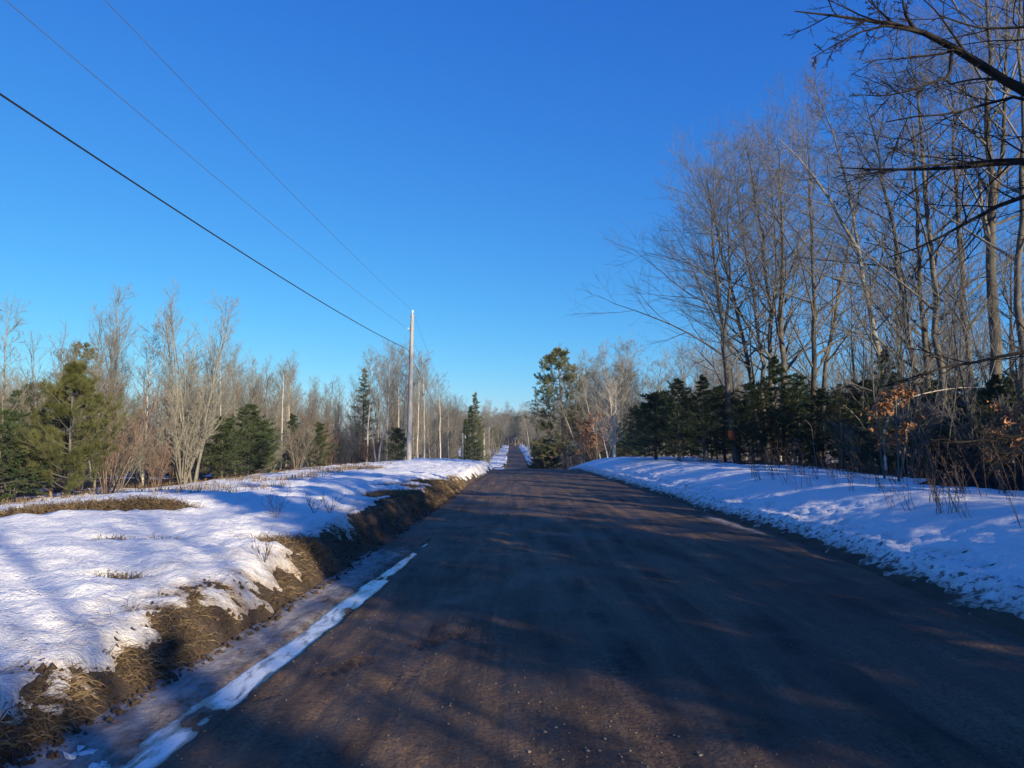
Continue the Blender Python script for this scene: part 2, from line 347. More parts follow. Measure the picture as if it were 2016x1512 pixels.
BARE = [(-6.5, 10.6, 1.15, 0.20, 0.62, 0.40), (-5.55, 11.45, 0.55, 0.18, 0.62, 0.34), (-3.5, 6.75, 0.28, 0.10, 0.4, 0.16), (-2.75, 9.1, 0.45, 0.22, 0.3, 0.26),
        (-4.6, 8.6, 0.25, 0.08, 0.3, 0.16), (-4.1, 8.9, 0.2, 0.08, 0.1, 0.15), (-2.7, 17.0, 1.0, 0.35, 1.2, 0.3), (-3.2, 19.5, 0.7, 0.35, 0.9, 0.22), (-2.6, 22.5, 1.0, 0.3, 1.2, 0.3),
        (-7.0, 40.0, 1.4, 0.4, 0.1, 0.2), (-5.8, 37.0, 0.8, 0.4, 0.2, 0.2), (-4.6, 33.0, 0.8, 0.35, 0.2, 0.17), (-3.9, 5.3, 0.35, 0.06, 0.5, 0.10)]
def snow_depth(x, y):
    x = np.asarray(x, float); y = np.asarray(y, float)
    L = xl(y) - x; R = x - xr(y)
    e = np.interp(y, [-10, 2.6, 3.4, 4.0, 4.5, 5.2, 5.9, 6.4, 7.0, 8.0, 9.2, 10.4, 11.2, 12.2, 14.5, 18, 19.6, 21, 23, 25, 28, 34, 60, 90],
                     [0.3, 0.3, 0.30, 0.20, 0.13, 0.20, 0.34, 0.26, 0.12, 0.16, 0.34, 0.24, 0.14, 0.42, 0.62, 0.66, 0.34, 0.50, 0.52, 0.30, 0.18, 0.02, 0.0, 0.05])
    e = e + 0.16 * vnoise(y * 3.1, y * 0, 41) + 0.09 * vnoise(y * 9.0, x * 4, 42)
    lump = 0.075 * fbm(x * 0.9, y * 0.9, 51, 3) + 0.055 * fbm(x * 2.6, y * 3.4, 55, 3, 0.6) + 0.034 * fbm(x * 7.0, y * 7.0, 58, 3, 0.6)
    dl = 0.065 * sstep(-0.05, 0.12, L - e + 0.20 * fbm(x * 5, y * 5, 44, 4, 0.65)) + 0.055 * sstep(0.05, 1.0, L - e) - 0.045 + 0.05 * fbm(x * 7, y * 7, 47, 3, 0.6) * (1 - sstep(0.1, 0.9, L - e)) + lump * sstep(0, 0.5, L - e)
    dl = dl + 0.03 * sstep(0.0, 1.5, L - e)
    sp = fbm(x * 9.0, y * 6.0, 61, 3, 0.7) + 0.35 * fbm(x * 2.2, y * 1.2, 64, 2)
    dr = -0.035 + 0.055 * sstep(-0.15, 0.5, R) + 0.085 * sstep(0.6, 2.3, R) + 0.040 * sp * (1 - sstep(0.9, 2.1, R)) + 0.06 * gauss(R - 0.5, 0.14) * sstep(4, 8, y) + lump * 0.26 * sstep(0.8, 2.0, R) + 0.03 * sstep(30, 40, y) * sstep(0.0, 0.4, R)
    dr = np.where(R < 0.02, -0.06, dr)
    s = np.where(L > -0.03, dl, np.where(R > -0.05, dr, -0.06))
    for (hx, hy, sx, sy, a, dep) in BARE:
        c, n = math.cos(a), math.sin(a); dx = (x - hx) * c + (y - hy) * n; dy = -(x - hx) * n + (y - hy) * c
        s = s - dep * np.exp(-(dx / sx) ** 2 - (dy / sy) ** 2) * (1 + 0.9 * fbm(x * 3, y * 3, 66, 2))
    s = s - 0.35 * np.maximum(0, fbm(x * 0.35, y * 0.12, 68, 3) - 0.05) * sstep(120, 170, y)
    wood = np.maximum(np.maximum(sstep(8.0, 11.0, L), sstep(540, 560, y)), sstep(5.0, 8.0, R + 0.25 * np.minimum(0, y - 40) * 0))
    s = s - wood * (0.085 + 0.22 * np.maximum(0, fbm(x * 0.8, y * 0.8, 71, 4)) + 0.05)
    s = np.where(y > 546, -0.06, s)
    return np.maximum(s, -0.06)

def surf(x, y):
    g = float(ground(np.array([x]), np.array([y]))[0]); s = float(snow_depth(np.array([x]), np.array([y]))[0])
    return g + max(s, 0.0)

def steps(a, b, f):
    out = [a]
    while out[-1] < b: out.append(out[-1] + f(out[-1]))
    out[-1] = b; return out

xs = sorted(set(np.round(
    [-400, -250, -160, -110, -80, -60, -48, -40] + list(np.arange(-34, -16, 0.9)) + list(np.arange(-16, -9, 0.35)) + list(np.arange(-9, -3.6, 0.11)) + list(np.arange(-3.6, -1.2, 0.045))
    + list(np.arange(-1.0, 3.7, 0.5)) + list(np.arange(3.8, 7.6, 0.06)) + list(np.arange(7.6, 12, 0.16)) + list(np.arange(12, 20, 0.5)) + list(np.arange(20, 36, 1.2)) + [40, 48, 60, 80, 110, 160, 250, 400], 4)))
ys = list(np.arange(-60, -6, 3.0)) + list(np.arange(-6, 2, 0.4)) + steps(2.0, 52.0, lambda d: max(0.045, d * 0.0085)) + steps(54.0, 700.0, lambda d: max(2.0, (d - 30) * 0.035))
ys = sorted(set(np.round(ys, 4)))
GX, GY = np.meshgrid(np.array(xs), np.array(ys))
def grid_faces(ny, nx):
    i = np.arange(ny * nx).reshape(ny, nx)
    return np.stack([i[:-1, :-1], i[:-1, 1:], i[1:, 1:], i[1:, :-1]], -1).reshape(-1, 4)
GZ = ground(GX, GY); GF = grid_faces(*GX.shape)
S = snow_depth(GX, GY); V = np.stack([GX, GY, GZ], -1).reshape(-1, 3); near = (np.abs(GX) < 60) & (GY > -6) & (GY < 60)
F1 = GF[((S < 0.03) | ~near).reshape(-1)[GF].any(1)]; used = np.unique(F1); remap = np.full(len(V), -1); remap[used] = np.arange(len(used))
me = build_mesh('ground', V[used], [remap[F1]], True, [M_GROUND])
tag(link('ground', me), 'brown thawed earth showing through the snow', kind='structure')

V = np.stack([GX, GY, GZ + S], -1).reshape(-1, 3)
keep = (S > -0.055).reshape(-1)[GF].any(1); F2 = GF[keep]
used = np.unique(F2); remap = np.full(len(V), -1); remap[used] = np.arange(len(used))
me = build_mesh('snow', V[used], [remap[F2]], True, [M_SNOW])
Lx = (xl(GY) - GX).reshape(-1)[used]; Rx = (GX - xr(GY)).reshape(-1)[used]; Sv = S.reshape(-1)[used]
yv = GY.reshape(-1)[used]
dirt = 0.55 * np.exp(-np.maximum(Lx, 0) / 1.7) * (Lx > -0.1) * (1 - sstep(24, 34, yv)) + 0.55 * np.exp(-np.maximum(Rx, 0) / 0.7) * (Rx > -0.1) + 0.30 * (1 - sstep(0.0, 0.05, Sv)) + 0.10 * sstep(8, 11, Lx) + 0.1 * sstep(5, 8, Rx)
a = me.attributes.new('dirt', 'FLOAT', 'POINT'); a.data.foreach_set('value', dirt.astype(np.float32))
speck = 0.55 * np.exp(-(np.maximum(Rx, 0) / 1.25) ** 2) * (Rx > -0.1) + 0.30 * np.exp(-np.maximum(Lx, 0) / 0.5) * (Lx > -0.1) * (1 - sstep(26, 34, yv)) + 0.42 * (np.maximum(sstep(9, 12, Lx), sstep(6, 8.5, Rx)))
a = me.attributes.new('speck', 'FLOAT', 'POINT'); a.data.foreach_set('value', speck.astype(np.float32))
tag(link('snow', me), 'old snow cover on both verges and in the woods', kind='structure')

# ------------------------------------------------------------------ road
TRK = resample([at(500, 1352, 4.82), at(560, 1335, 5.0), at(640, 1315, 5.22), at(720, 1290, 5.55), at(800, 1268, 5.86), at(890, 1245, 6.2)], 60)[:, :2]
def road_z(x, y):
    c = (xl(y) + xr(y)) / 2; hw = (xr(y) - xl(y)) / 2; u = (x - c) / hw
    z = zr(y) + 0.05 * (1 - u ** 2) - 0.02
    for k, (tx, w, a) in enumerate(((0.9, 0.16, 0.020), (2.6, 0.16, 0.022), (-0.75, 0.14, 0.018), (3.5, 0.14, 0.016), (-0.05, 0.08, 0.014), (1.9, 0.10, 0.014), (1.35, 0.06, 0.010), (3.05, 0.06, 0.012), (-1.15, 0.05, 0.010))):
        z = z - a * gauss(x - tx - 0.25 * vnoise(y * 0.12, y * 0, 80 + k), w)
    z = z + 0.022 * fbm(x * 2.4, y * 0.9, 81, 4) + 0.011 * fbm(x * 11, y * 5.5, 85, 3, 0.6) + 0.01 * vnoise(x * 14, y * 0.5, 88) * sstep(-0.4, 0.3, vnoise(x * 0.8, y * 0.15, 89))
    xi = np.interp(y, [2, 4, 6.3, 8, 12.2], [-2.02, -1.93, -1.72, -1.62, -1.38])
    w = np.interp(y, [0, 2, 4, 5.4, 6.2, 8, 9.5, 12.0, 12.6, 60], [0.17, 0.18, 0.17, 0.12, 0.12, 0.14, 0.09, 0.045, 0.0, 0.0])
    brk = 0.075 * np.maximum(0, fbm(x * 5.0, y * 2.2, 97, 4) + np.interp(y, [3, 5.2, 6.2, 9, 12], [-0.02, 0.03, -0.12, -0.12, -0.05]))
    z = z - (0.055 - brk) * np.exp(-((x - xi) / np.maximum(w, 1e-3)) ** 4) * (w > 0.01)
    for (ax, ay, bx, by, cv) in ((-1.0, 2.5, -0.55, 9.5, 0.10), (0.75, 2.5, 0.95, 10.0, -0.08), (-0.15, 2.6, 1.6, 9.0, 0.15), (1.9, 3.0, 2.5, 11.0, 0.1)):
        tt = np.clip((y - ay) / (by - ay), 0, 1); cx = ax + (bx - ax) * tt + cv * np.sin(tt * 3.1); la = x - cx
        z = z + (-0.004 + 0.005 * np.sign(np.sin(2 * math.pi * (y + 0.5 * np.abs(la)) / 0.075))) * (1 - sstep(0.075, 0.10, np.abs(la))) * sstep(-0.1, 0.25, fbm(x * 1.5, y * 0.8, 93, 2)) * (y > ay) * (y < by)
    m = (x > -2.3) & (x < 0.2) & (y > 4.2) & (y < 6.9)
    if m.any():
        px, py = x[m], y[m]; d2 = (px[:, None] - TRK[None, :, 0]) ** 2 + (py[:, None] - TRK[None, :, 1]) ** 2
        j = d2.argmin(1); dd = np.sqrt(d2.min(1)); tn = np.gradient(TRK, axis=0); tn /= np.linalg.norm(tn, axis=1, keepdims=True)
        rel = np.stack([px, py], 1) - TRK[j]; lat = rel[:, 0] * tn[j, 1] - rel[:, 1] * tn[j, 0]
        s = np.concatenate([[0], np.cumsum(np.linalg.norm(np.diff(TRK, axis=0), axis=1))])[j] + rel[:, 0] * tn[j, 0] + rel[:, 1] * tn[j, 1]
        lug = np.sign(np.sin(2 * math.pi * (s + 0.35 * np.abs(lat)) / 0.085 + np.where(lat > 0, 0, 1.6)))
        z[m] += (-0.008 + 0.009 * lug) * (1 - sstep(0.085, 0.11, dd)) * sstep(-0.35, 0.0, fbm(px * 3, py * 3, 99, 2))
    return z
rx = sorted(set(np.round(list(np.arange(-2.9, 0.3, 0.028)) + list(np.arange(0.3, 5.1, 0.075)), 4)))
ry = list(np.arange(-60, -4, 2.0)) + list(np.arange(-4, 3.2, 0.2)) + list(np.arange(3.2, 7.0, 0.025)) + steps(7.0, 50.0, lambda d: d * 0.009) + steps(51.0, 545.0, lambda d: max(1.0, (d - 40) * 0.03))
RX, RY = np.meshgrid(np.array(rx), np.array(sorted(set(np.round(ry, 4)))))
RZ = road_z(RX.ravel(), RY.ravel()).reshape(RX.shape)
me = build_mesh('road', np.stack([RX, RY, RZ], -1).reshape(-1, 3), [grid_faces(*RX.shape)], True, [M_ROAD])
ro = RX - xl(RY)
sl = 0.78 * np.exp(-((ro - 0.12) / 0.42) ** 2) * (1 - sstep(10.5, 13, RY)) + 0.3 * gauss(ro - 0.6, 0.25) * (RY < 12) + 0.5 * gauss(RX - xr(RY) + 0.15, 0.22) * sstep(8, 11, RY) * (1 - sstep(16, 20, RY)) + 0.42 * gauss(RX - xr(RY) + 0.5, 0.4) * sstep(12.5, 14, RY) * (1 - sstep(16, 18, RY))
a = me.attributes.new('slush', 'FLOAT', 'POINT'); a.data.foreach_set('value', sl.ravel().astype(np.float32))
tag(link('road', me), 'rutted brown dirt road running straight over the rise', kind='structure')

ix = np.arange(-2.35, -1.15, 0.03); iy = np.arange(-2, 12.9, 0.08); IX, IY = np.meshgrid(ix, iy)
IZ = zr(IY) - 0.036 + 0.002 * vnoise(IX * 6, IY * 3, 95) + 0.004 * sstep(5.5, 7, IY)
me = build_mesh('ice', np.stack([IX, IY, IZ], -1).reshape(-1, 3), [grid_faces(*IX.shape)], True, [M_ICE])
a = me.attributes.new('depth', 'FLOAT', 'POINT'); a.data.foreach_set('value', (IZ.ravel() - road_z(IX.ravel(), IY.ravel())).astype(np.float32))
tag(link('ice', me), 'strip of frozen meltwater along the left wheel line', kind='structure')
del GX, GY, GZ, V, RX, RY, RZ

# ------------------------------------------------------------------ tree builders
def thing(name, loc, label, cat, group=None, rz=0.0, sc=1.0):
    o = bpy.data.objects.new(name, None); COL.objects.link(o); o.empty_display_size = 0.3
    o.location = loc; o.rotation_euler = (0, 0, rz); o.scale = (sc,) * 3 if isinstance(sc, (int, float)) else sc
    return tag(o, label, cat, group)

def trunk_line(rng, H, K=10, lean=(0, 0), wob=0.03, bow=0.0):
    z = np.linspace(0, H, K); t = z / H; ph = rng.random() * 6.28
    x = lean[0] * H * t + np.cumsum(rng.normal(size=K)) * wob * H / K + bow * np.sin(t * 3.1) * math.cos(ph)
    y = lean[1] * H * t + np.cumsum(rng.normal(size=K)) * wob * H / K + bow * np.sin(t * 3.1) * math.sin(ph)
    return np.stack([x - x[0], y - y[0], z], 1)

def trunk_rad(H, r, K, flare=1.35):
    t = np.linspace(0, 1, K); rr = r * (1 - t) ** 0.8 + 0.006; rr[0] *= flare; return rr

def bare_crown(rng, stems, radii, t0=0.3, n1=20, a1=42, L1=-0.38, up1=0.5, n2=7, n3=5, n4=3, fine=1.0, L2=-0.50, a2=36, pw=0.9, extra=None, r4=0.0028, droop=0.0, wob=0.08):
    """stems: list of polylines (K,3). Returns (stem geo, crown geo)"""
    g0, g1 = Geo(), Geo()
    P = np.stack(stems); R = np.stack(radii); g0.tubes(P, R, 8)
    b1 = sprout(rng, (P, R), n1, t0, 0.98, a1, 9, L1, 8, up1, wob, 0.55, 0.006, 0.62, 0.014, pw, droop=droop)
    g1.tubes(*b1, 5)
    b2 = sprout(rng, b1, n2, 0.15, 0.97, a2, 10, L2, 5, 0.30, 0.08, 0.55, 0.0045, 0.45, 0.012); g1.tubes(*b2, 4)
    b3 = sprout(rng, b2, n3, 0.2, 0.98, 34, 10, -0.55, 3, 0.24, 0.08, 0.6, 0.0034 * fine, 0.4, 0.010); g1.tubes(*b3, 3)
    if n4:
        b4 = sprout(rng, b3, n4, 0.2, 1.0, 34, 12, -0.55, 3, 0.2, 0.08, 0.7, r4 * fine, 0.3, 0.010); g1.tubes(*b4, 3)
    top = sprout(rng, (P, R), 8, 0.78, 1.0, 30, 9, -0.12, 5, 0.3, 0.1, 0.7, 0.004, 0.3, 0.014); g1.tubes(*top, 3)
    t2 = sprout(rng, top, 5, 0.2, 1.0, 35, 12, -0.5, 4, 0.2, 0.12, 0.7, 0.0035, 0.3, 0.014); g1.tubes(*t2, 3)
    return g0, g1

def fir_geo(rng, H, r=0.06, width=0.36, n1=80, n2=14, nb=24, blade=0.105, bw=0.021, t0=0.05, up=0.1, shape=1.0):
    g0, g1 = Geo(), Geo(); K = 8
    P = trunk_line(rng, H, K, wob=0.012)[None]; R = trunk_rad(H, r, K)[None]; g0.tubes(P, R, 7)
    b1 = sprout(rng, (P, R), n1, t0, 0.985, 74, 9, width * H, 6, up, 0.07, 0.4, 0.006, 0.0, 0.014, 0.85)
    t = (np.arange(n1) + 0.5) / n1; t = t ** 0.85; s = (1 - t) ** shape * (0.55 + 0.45 * sstep(0, 0.2, t)) + 0.04     # conical outline
    s = s * (0.7 + 0.5 * rng.random(n1)); p0 = b1[0][:, :1]; b1 = (p0 + (b1[0] - p0) * s[:, None, None], b1[1]); g0.tubes(*b1, 3)
    b2 = sprout(rng, b1, n2, 0.12, 1.0, 48, 10, -0.40, 4, 0.06, 0.10, 0.6, 0.003, 0.55, 0.012, flat=0.45)
    N = len(b2[0]); tt = rng.random((N, nb)) * 2.99; i = tt.astype(int); f = (tt - i)[..., None]; ar = np.arange(N)[:, None]
    pos = b2[0][ar, i] * (1 - f) + b2[0][ar, i + 1] * f; T = b2[0][ar, i + 1] - b2[0][ar, i]
    T /= np.linalg.norm(T, axis=2, keepdims=True) + 1e-9
    D = T + rng.normal(size=T.shape) * 0.55
    g1.blades(pos.reshape(-1, 3), D.reshape(-1, 3), blade * (0.6 + 0.8 * rng.random(N * nb)), bw, rng)
    lead = np.repeat(P[:, -1], 40, 0) - np.array((0, 0, 1.0)) * rng.random((40, 1)) * 0.06 * H
    g1.blades(lead, rng.normal(size=(40, 3)) * 0.6 + (0, 0, 0.8), blade, bw, rng)
    return g0, g1

def pine_geo(rng, H, r, n1, Lb, t0, ang=70, up=0.55, n2=7, n3=3, need=0.11, nn=34, bw=0.006, shape=0.7, K=9, lean=(0, 0), gap=0.0, prof=None, spread=0.55):
    """long-needled pine: tufts of needles along the shoot ends"""
    g0, g1 = Geo(), Geo()
    P = trunk_line(rng, H, K, lean=lean, wob=0.012)[None]; R = trunk_rad(H, r, K)[None]; g0.tubes(P, R, 8)
    b1 = sprout(rng, (P, R), n1, t0, 0.98, ang, 8, Lb, 7, up, 0.07, 0.4, 0.008, 0.0, 0.016, 0.9)
    t = (np.arange(n1) + 0.5) / n1; t = t ** 0.9
    s = ((1 - t) ** shape * (0.75 + 0.25 * sstep(0, 0.15, t)) + 0.06) if prof is None else np.interp(t, *prof)
    s = s * ((0.6 + 0.7 * rng.random(n1)) if prof is None else (0.72 + 0.36 * rng.random(n1))); p0 = b1[0][:, :1]; b1 = (p0 + (b1[0] - p0) * s[:, None, None], b1[1]); g0.tubes(*b1, 4)
    b2 = sprout(rng, b1, n2, 0.3, 1.0, 42, 10, -0.36, 5, 0.5, 0.09, 0.6, 0.005, 0.4, 0.014); g0.tubes(*b2, 3)
    sh = [b2]
    if n3: sh.append(sprout(rng, b2, n3, 0.35, 1.0, 38, 12, -0.45, 4, 0.5, 0.09, 0.7, 0.004, 0.3, 0.014))
    tp = (np.concatenate([P[:, -3:], b1[0][:, -3:]]), np.concatenate([R[:, -3:], b1[1][:, -3:]])); sh.append(tp)
    for (Q, _) in sh:
        N, Kq, _x = Q.shape; lo = (Kq - 1) * (0.35 if Kq > 3 else 0.0)
        tt = np.minimum(lo + (Kq - 1 - lo) * rng.random((N, nn)), Kq - 1.001); i = tt.astype(int); f = (tt - i)[..., None]; ar = np.arange(N)[:, None]
        pos = Q[ar, i] * (1 - f) + Q[ar, i + 1] * f; T = Q[ar, i + 1] - Q[ar, i]; T /= np.linalg.norm(T, axis=2, keepdims=True) + 1e-9
        D = T + rng.normal(size=T.shape) * spread + (0, 0, 0.15)
        g1.blades(pos.reshape(-1, 3), D.reshape(-1, 3), need * (0.7 + 0.6 * rng.random(N * nn)), bw, rng)
    return g0, g1

def leaves(rng, tips, n, size):
    """small folded leaves scattered round the given twig points"""
    g = Geo(); i = rng.integers(0, len(tips), n); c = tips[i] + rng.normal(size=(n, 3)) * 0.03
    d = rng.normal(size=(n, 3)) * (1, 1, 0.7) + (0, 0, -0.5); d /= np.linalg.norm(d, axis=1, keepdims=True)
    u, w = frame(d); a = rng.random(n)[:, None] * 6.28; s = u * np.cos(a) + w * np.sin(a); q = np.cross(d, s)
    L = size * (0.6 + 0.8 * rng.random(n))[:, None]
    V = np.stack([c, c + d * L * 0.5 + s * L * 0.28 + q * L * 0.1, c + d * L, c + d * L * 0.5 - s * L * 0.28 + q * L * 0.1], 1)
    k = np.arange(n * 4).reshape(n, 4); F = np.concatenate([k[:, [0, 1, 2]], k[:, [0, 2, 3]]])
    g.add(V, F); return g

def pair(g0, g1, n0='trunk', n1='crown', m0=None, m1=None):
    return [(n0, g0.mesh(n0, m0)), (n1, g1.mesh(n1, m1))]

def plant(name, parts, loc, label, cat, group=None, rz=0.0, sc=1.0, tilt=None):
    o = thing(name, loc, label, cat, group, rz, sc)
    if tilt: o.rotation_euler = (tilt[0], tilt[1], rz)
    for (pn, me) in parts:
        c = link(pn, me, o)
        if pn in ('seed_heads', 'leaves', 'twigs', 'stalks', 'stems'): c['kind'] = 'stuff'
    return o

# ---- shared tree shapes
RNG = np.random.default_rng(7)
def proto_bare(seed, H, r, stems=1, m0=M_BARK, m1=M_TWIG, spreadlean=0.16, **kw):
    rng = np.random.default_rng(seed); K = 10; ST, RD = [], []
    for k in range(stems):
        a = k * 2.4 + rng.random(); l = spreadlean * (0.4 + 0.8 * rng.random()) if stems > 1 else 0.03
        h = H * (1 if k == 0 else 0.7 + 0.28 * rng.random())
        q = trunk_line(rng, h, K, (math.cos(a) * l, math.sin(a) * l), 0.035, 0.08)
        if stems > 1: q[:, :2] += np.array((math.cos(a), math.sin(a))) * 0.08
        ST.append(q); RD.append(trunk_rad(h, r * (1 if k == 0 else 0.6 + 0.3 * rng.random()), K))
    return pair(*bare_crown(rng, ST, RD, **kw), m0=m0, m1=m1)

MAPLE = [proto_bare(100 + k, 12.0, 0.13, 1 + (k == 1), t0=0.25, n1=24 - 9 * (k == 1), a1=44, L1=-0.36, up1=0.55, n2=7, n3=5, n4=2) for k in range(2)]
YOUNG = [proto_bare(120 + k, 8.0, 0.05, 1 + (k % 3), m0=M_YBARK, m1=M_YTWIG, t0=0.22, n1=(22, 13, 10, 24, 14)[k], a1=(30, 38, 28, 50, 46)[k], L1=(-0.33, -0.30, -0.33, -0.22, -0.25)[k], up1=(0.7, 0.6, 0.8, 0.4, 0.5)[k], n2=6, n3=5, n4=2, a2=(30, 34, 26, 40, 36)[k]) for k in range(5)]
CLUMP = [proto_bare(140 + k, 7.5, 0.055, 7, m0=M_YBARK, m1=M_YTWIG, spreadlean=0.24, t0=0.3, n1=8, a1=26, L1=-0.30, up1=0.7, n2=5, n3=5, n4=1, a2=28) for k in range(2)]
ASPEN = [proto_bare(150 + k, 9.5, 0.07, 1, m0=M_BIRCH, m1=M_YTWIG, t0=0.52, n1=20, a1=48, L1=-0.20, up1=0.5, n2=6, n3=5, n4=3) for k in range(3)]
ROUND = [proto_bare(160 + k, 12.0, 0.16, 3, m0=M_YBARK, m1=M_YTWIG, spreadlean=0.30, t0=0.22, n1=11, a1=42, L1=-0.36, up1=0.45, n2=7, n3=6, n4=3, r4=0.008) for k in range(2)]
SHADED_BRUSH = [proto_bare(180 + k, 2.4, 0.010, 8, m0=M_TWIG, m1=M_TWIG, spreadlean=0.36, t0=0.2, n1=7, a1=36, L1=-0.36, up1=0.4, n2=5, n3=3, n4=0) for k in range(2)]  # twig colour darkened to stand for shade in the right undergrowth
BRUSH = [proto_bare(170 + k, 2.6, 0.011, 11, m0=(M_YTWIG, M_REDTW, M_YTWIG)[k], m1=(M_YTWIG, M_REDTW, M_YTWIG)[k], spreadlean=0.36, t0=0.2, n1=7, a1=32, L1=-0.36, up1=0.5, n2=5, n3=4, n4=0, r4=0.004) for k in range(3)]
def _fir(seed, H, mat=M_FIR, **kw): return pair(*fir_geo(np.random.default_rng(seed), H, **kw), m0=M_BARK, m1=mat)
FIR = [_fir(200, 4.6, width=0.36, shape=0.72), _fir(201, 4.2, width=0.42, shape=0.58), _fir(202, 5.2, width=0.32, shape=0.85), _fir(203, 3.2, width=0.52, shape=0.5)]
SPRUCE = [_fir(210, 14.0, M_WPINE, r=0.2, width=0.22, n1=90, n2=12, nb=14, blade=0.22, bw=0.05), _fir(211, 12.0, M_FIR, r=0.2, width=0.20, n1=90, n2=12, nb=14, blade=0.22, bw=0.05)]
YPINE = [pair(*pine_geo(np.random.default_rng(220 + k), 3.0, 0.045, 34, 1.15, 0.06, n2=6, n3=2, need=0.12, nn=26, bw=0.006), m0=M_PBARK, m1=M_PINE) for k in range(2)]
DPINE = [pair(*pine_geo(np.random.default_rng(230 + k), 11.0, 0.15, 60, 3.0, 0.22, n2=7, n3=3, need=0.22, nn=12, bw=0.03, shape=0.6), m0=M_PBARK, m1=M_WPINE) for k in range(2)]

# ------------------------------------------------------------------ utility poles and lines
def utility_pole(base, top, label, r=0.15, transformer=False, white_top=False):
    base = np.array(base); top = np.array(top)
    o = thing('utility_pole', base, label, 'utility pole', 'utility poles along the left verge')
    v = top - base; g = Geo(); K = 9; t = np.linspace(-0.06, 1, K)
    P = (v[None] * t[:, None])[None]; P[0, 1:-1, :2] += np.random.default_rng(5).normal(size=(K - 2, 2)) * 0.012
    g.tubes(P, (r * (1 - 0.38 * t))[None], 12)
    g.tubes(np.stack([v, v + (0, 0, 0.02), v + (0, 0, 0.021)])[None], np.array([[r * 0.62, r * 0.5, 0.0]]), 12)
    link('shaft', g.mesh('shaft', M_POLE), o)
    g = Geo(); q = v + np.array((0, 0, 0.0)); 
    g.tubes(np.stack([q + (0, 0, z) for z in (0.0, 0.10, 0.12, 0.17, 0.19, 0.25, 0.27)])[None], np.array([[0.03, 0.03, 0.085, 0.06, 0.08, 0.04, 0.0]]), 10); link('insulator', g.mesh('insulator', M_PORC), o)
    d = v / np.linalg.norm(v); g = Geo(); g.tubes(np.stack([v * t_ + np.array((-r * (1.02 - 0.38 * t_), -0.04, 0)) for t_ in np.linspace(0, 0.93, 8)])[None], np.full((1, 8), 0.012), 5); link('ground_wire', g.mesh('ground_wire', M_CABLE), o)
    for hh, ln in ((0.90, 0.12), (0.755, 0.10)):
        g = Geo(); c = v * hh; g.tubes(np.stack([c + (-0.10 - ln, 0, 0), c + (0.14, 0, 0)])[None], np.array([[0.022, 0.022]]), 6)
        g.tubes(np.stack([c + (-0.13 - ln, 0, -0.05), c + (-0.13 - ln, 0, 0.0), c + (-0.13 - ln, 0, 0.06)])[None], np.array([[0.02, 0.045, 0.02]]), 8); link('bracket', g.mesh('bracket', M_METAL), o)
    if transformer:
        g = Geo(); c = v * 0.62 + np.array((-0.45, -0.05, 0))
        g.tubes(np.stack([c + (0, 0, z) for z in (-0.48, -0.47, 0.35, 0.42, 0.46)])[None], np.array([[0.0, 0.25, 0.25, 0.20, 0.0]]), 16)
        tr = link('transformer', g.mesh('transformer', M_METAL), o)
        for s in (-0.09, 0.09):
            g = Geo(); g.tubes(np.stack([c + (s, 0, z) for z in (0.40, 0.52, 0.66)])[None], np.array([[0.05, 0.04, 0.015]]), 8); link('bushing', g.mesh('bushing', M_PORC), tr)
        g = Geo(); g.tubes(np.stack([v * 0.62 + (0, 0, 0.1), c + (0.1, 0, 0.1)])[None], np.array([[0.03, 0.03]]), 6); link('bracket', g.mesh('bracket', M_METAL), o)
        g = Geo(); c = v * 0.97 + np.array((0.35, 0, 0)); g.tubes(np.stack([c + (0, 0, z) for z in (-0.3, -0.1, 0.1, 0.2)])[None], np.array([[0.04, 0.08, 0.08, 0.03]]), 8); g.tubes(np.stack([v * 0.97, c])[None], np.array([[0.02, 0.02]]), 6); link('cutout_fuse', g.mesh('cutout_fuse', M_PORC), o)
    return o

PB = at(805, 914, 44.0); PT = at(812, 619, 44.0); PB[2] = surf(PB[0], PB[1])
P2T = at(911, 857, 104.0); P3T = at(953, 857, 164.0); P4T = at(963, 843, 228.0); P5T = at(972, 858, 300.0)
P0T = np.array((-7.6, -16.0, 9.4))
tops = [P0T, PT, P2T, P3T, P4T, P5T]
utility_pole(PB, PT, 'tall weathered wooden utility pole standing on the snowy bank before the rise', 0.155)
poles_lab = {2: 'wooden utility pole with grey transformer drum, just beyond the snowbank', 3: 'far utility pole in the dip, second beyond the rise', 4: 'far utility pole against dark firs, third beyond the rise', 5: 'farthest small utility pole near the top of the distant hill'}
for k in (2, 3, 4, 5):
    t = tops[k]; b = np.array((t[0] - 0.05, t[1], surf(t[0], t[1]) - 0.1))
    utility_pole(b, t, poles_lab[k], 0.15, transformer=(k == 2))
b = P0T.copy(); b[2] = surf(b[0], b[1])
utility_pole(b, P0T, 'wooden utility pole behind the viewpoint on the left field', 0.155)
def power_line(off, sag, r, mat, label, n):
    g = Geo(); pts = []
    for k in range(n):
        bz = [surf(t[0], t[1]) for t in tops]
        A = tops[k] + np.array(off(tops[k][2] - bz[k])); B = tops[k + 1] + np.array(off(tops[k + 1][2] - bz[k + 1])); u = np.linspace(0, 1, 25)[:(24 if k < n - 1 else 25)]
        q = A[None] * (1 - u)[:, None] + B[None] * u[:, None]; q[:, 2] -= 4 * sag * u * (1 - u); pts.append(q)
    P = np.concatenate(pts)[None]; g.tubes(P, np.full(P.shape[:2], r), 6)
    tag(link('power_line', g.mesh('power_line', mat)), label, 'power line')
power_line(lambda h: (0, 0, 0.22), 0.55, 0.006, M_WIRE, 'thin topmost wire running to the tip of the pole', 5)
power_line(lambda h: (-0.25, 0, -0.10 * h), 0.65, 0.006, M_WIRE, 'thin middle wire fixed just below the pole top', 5)
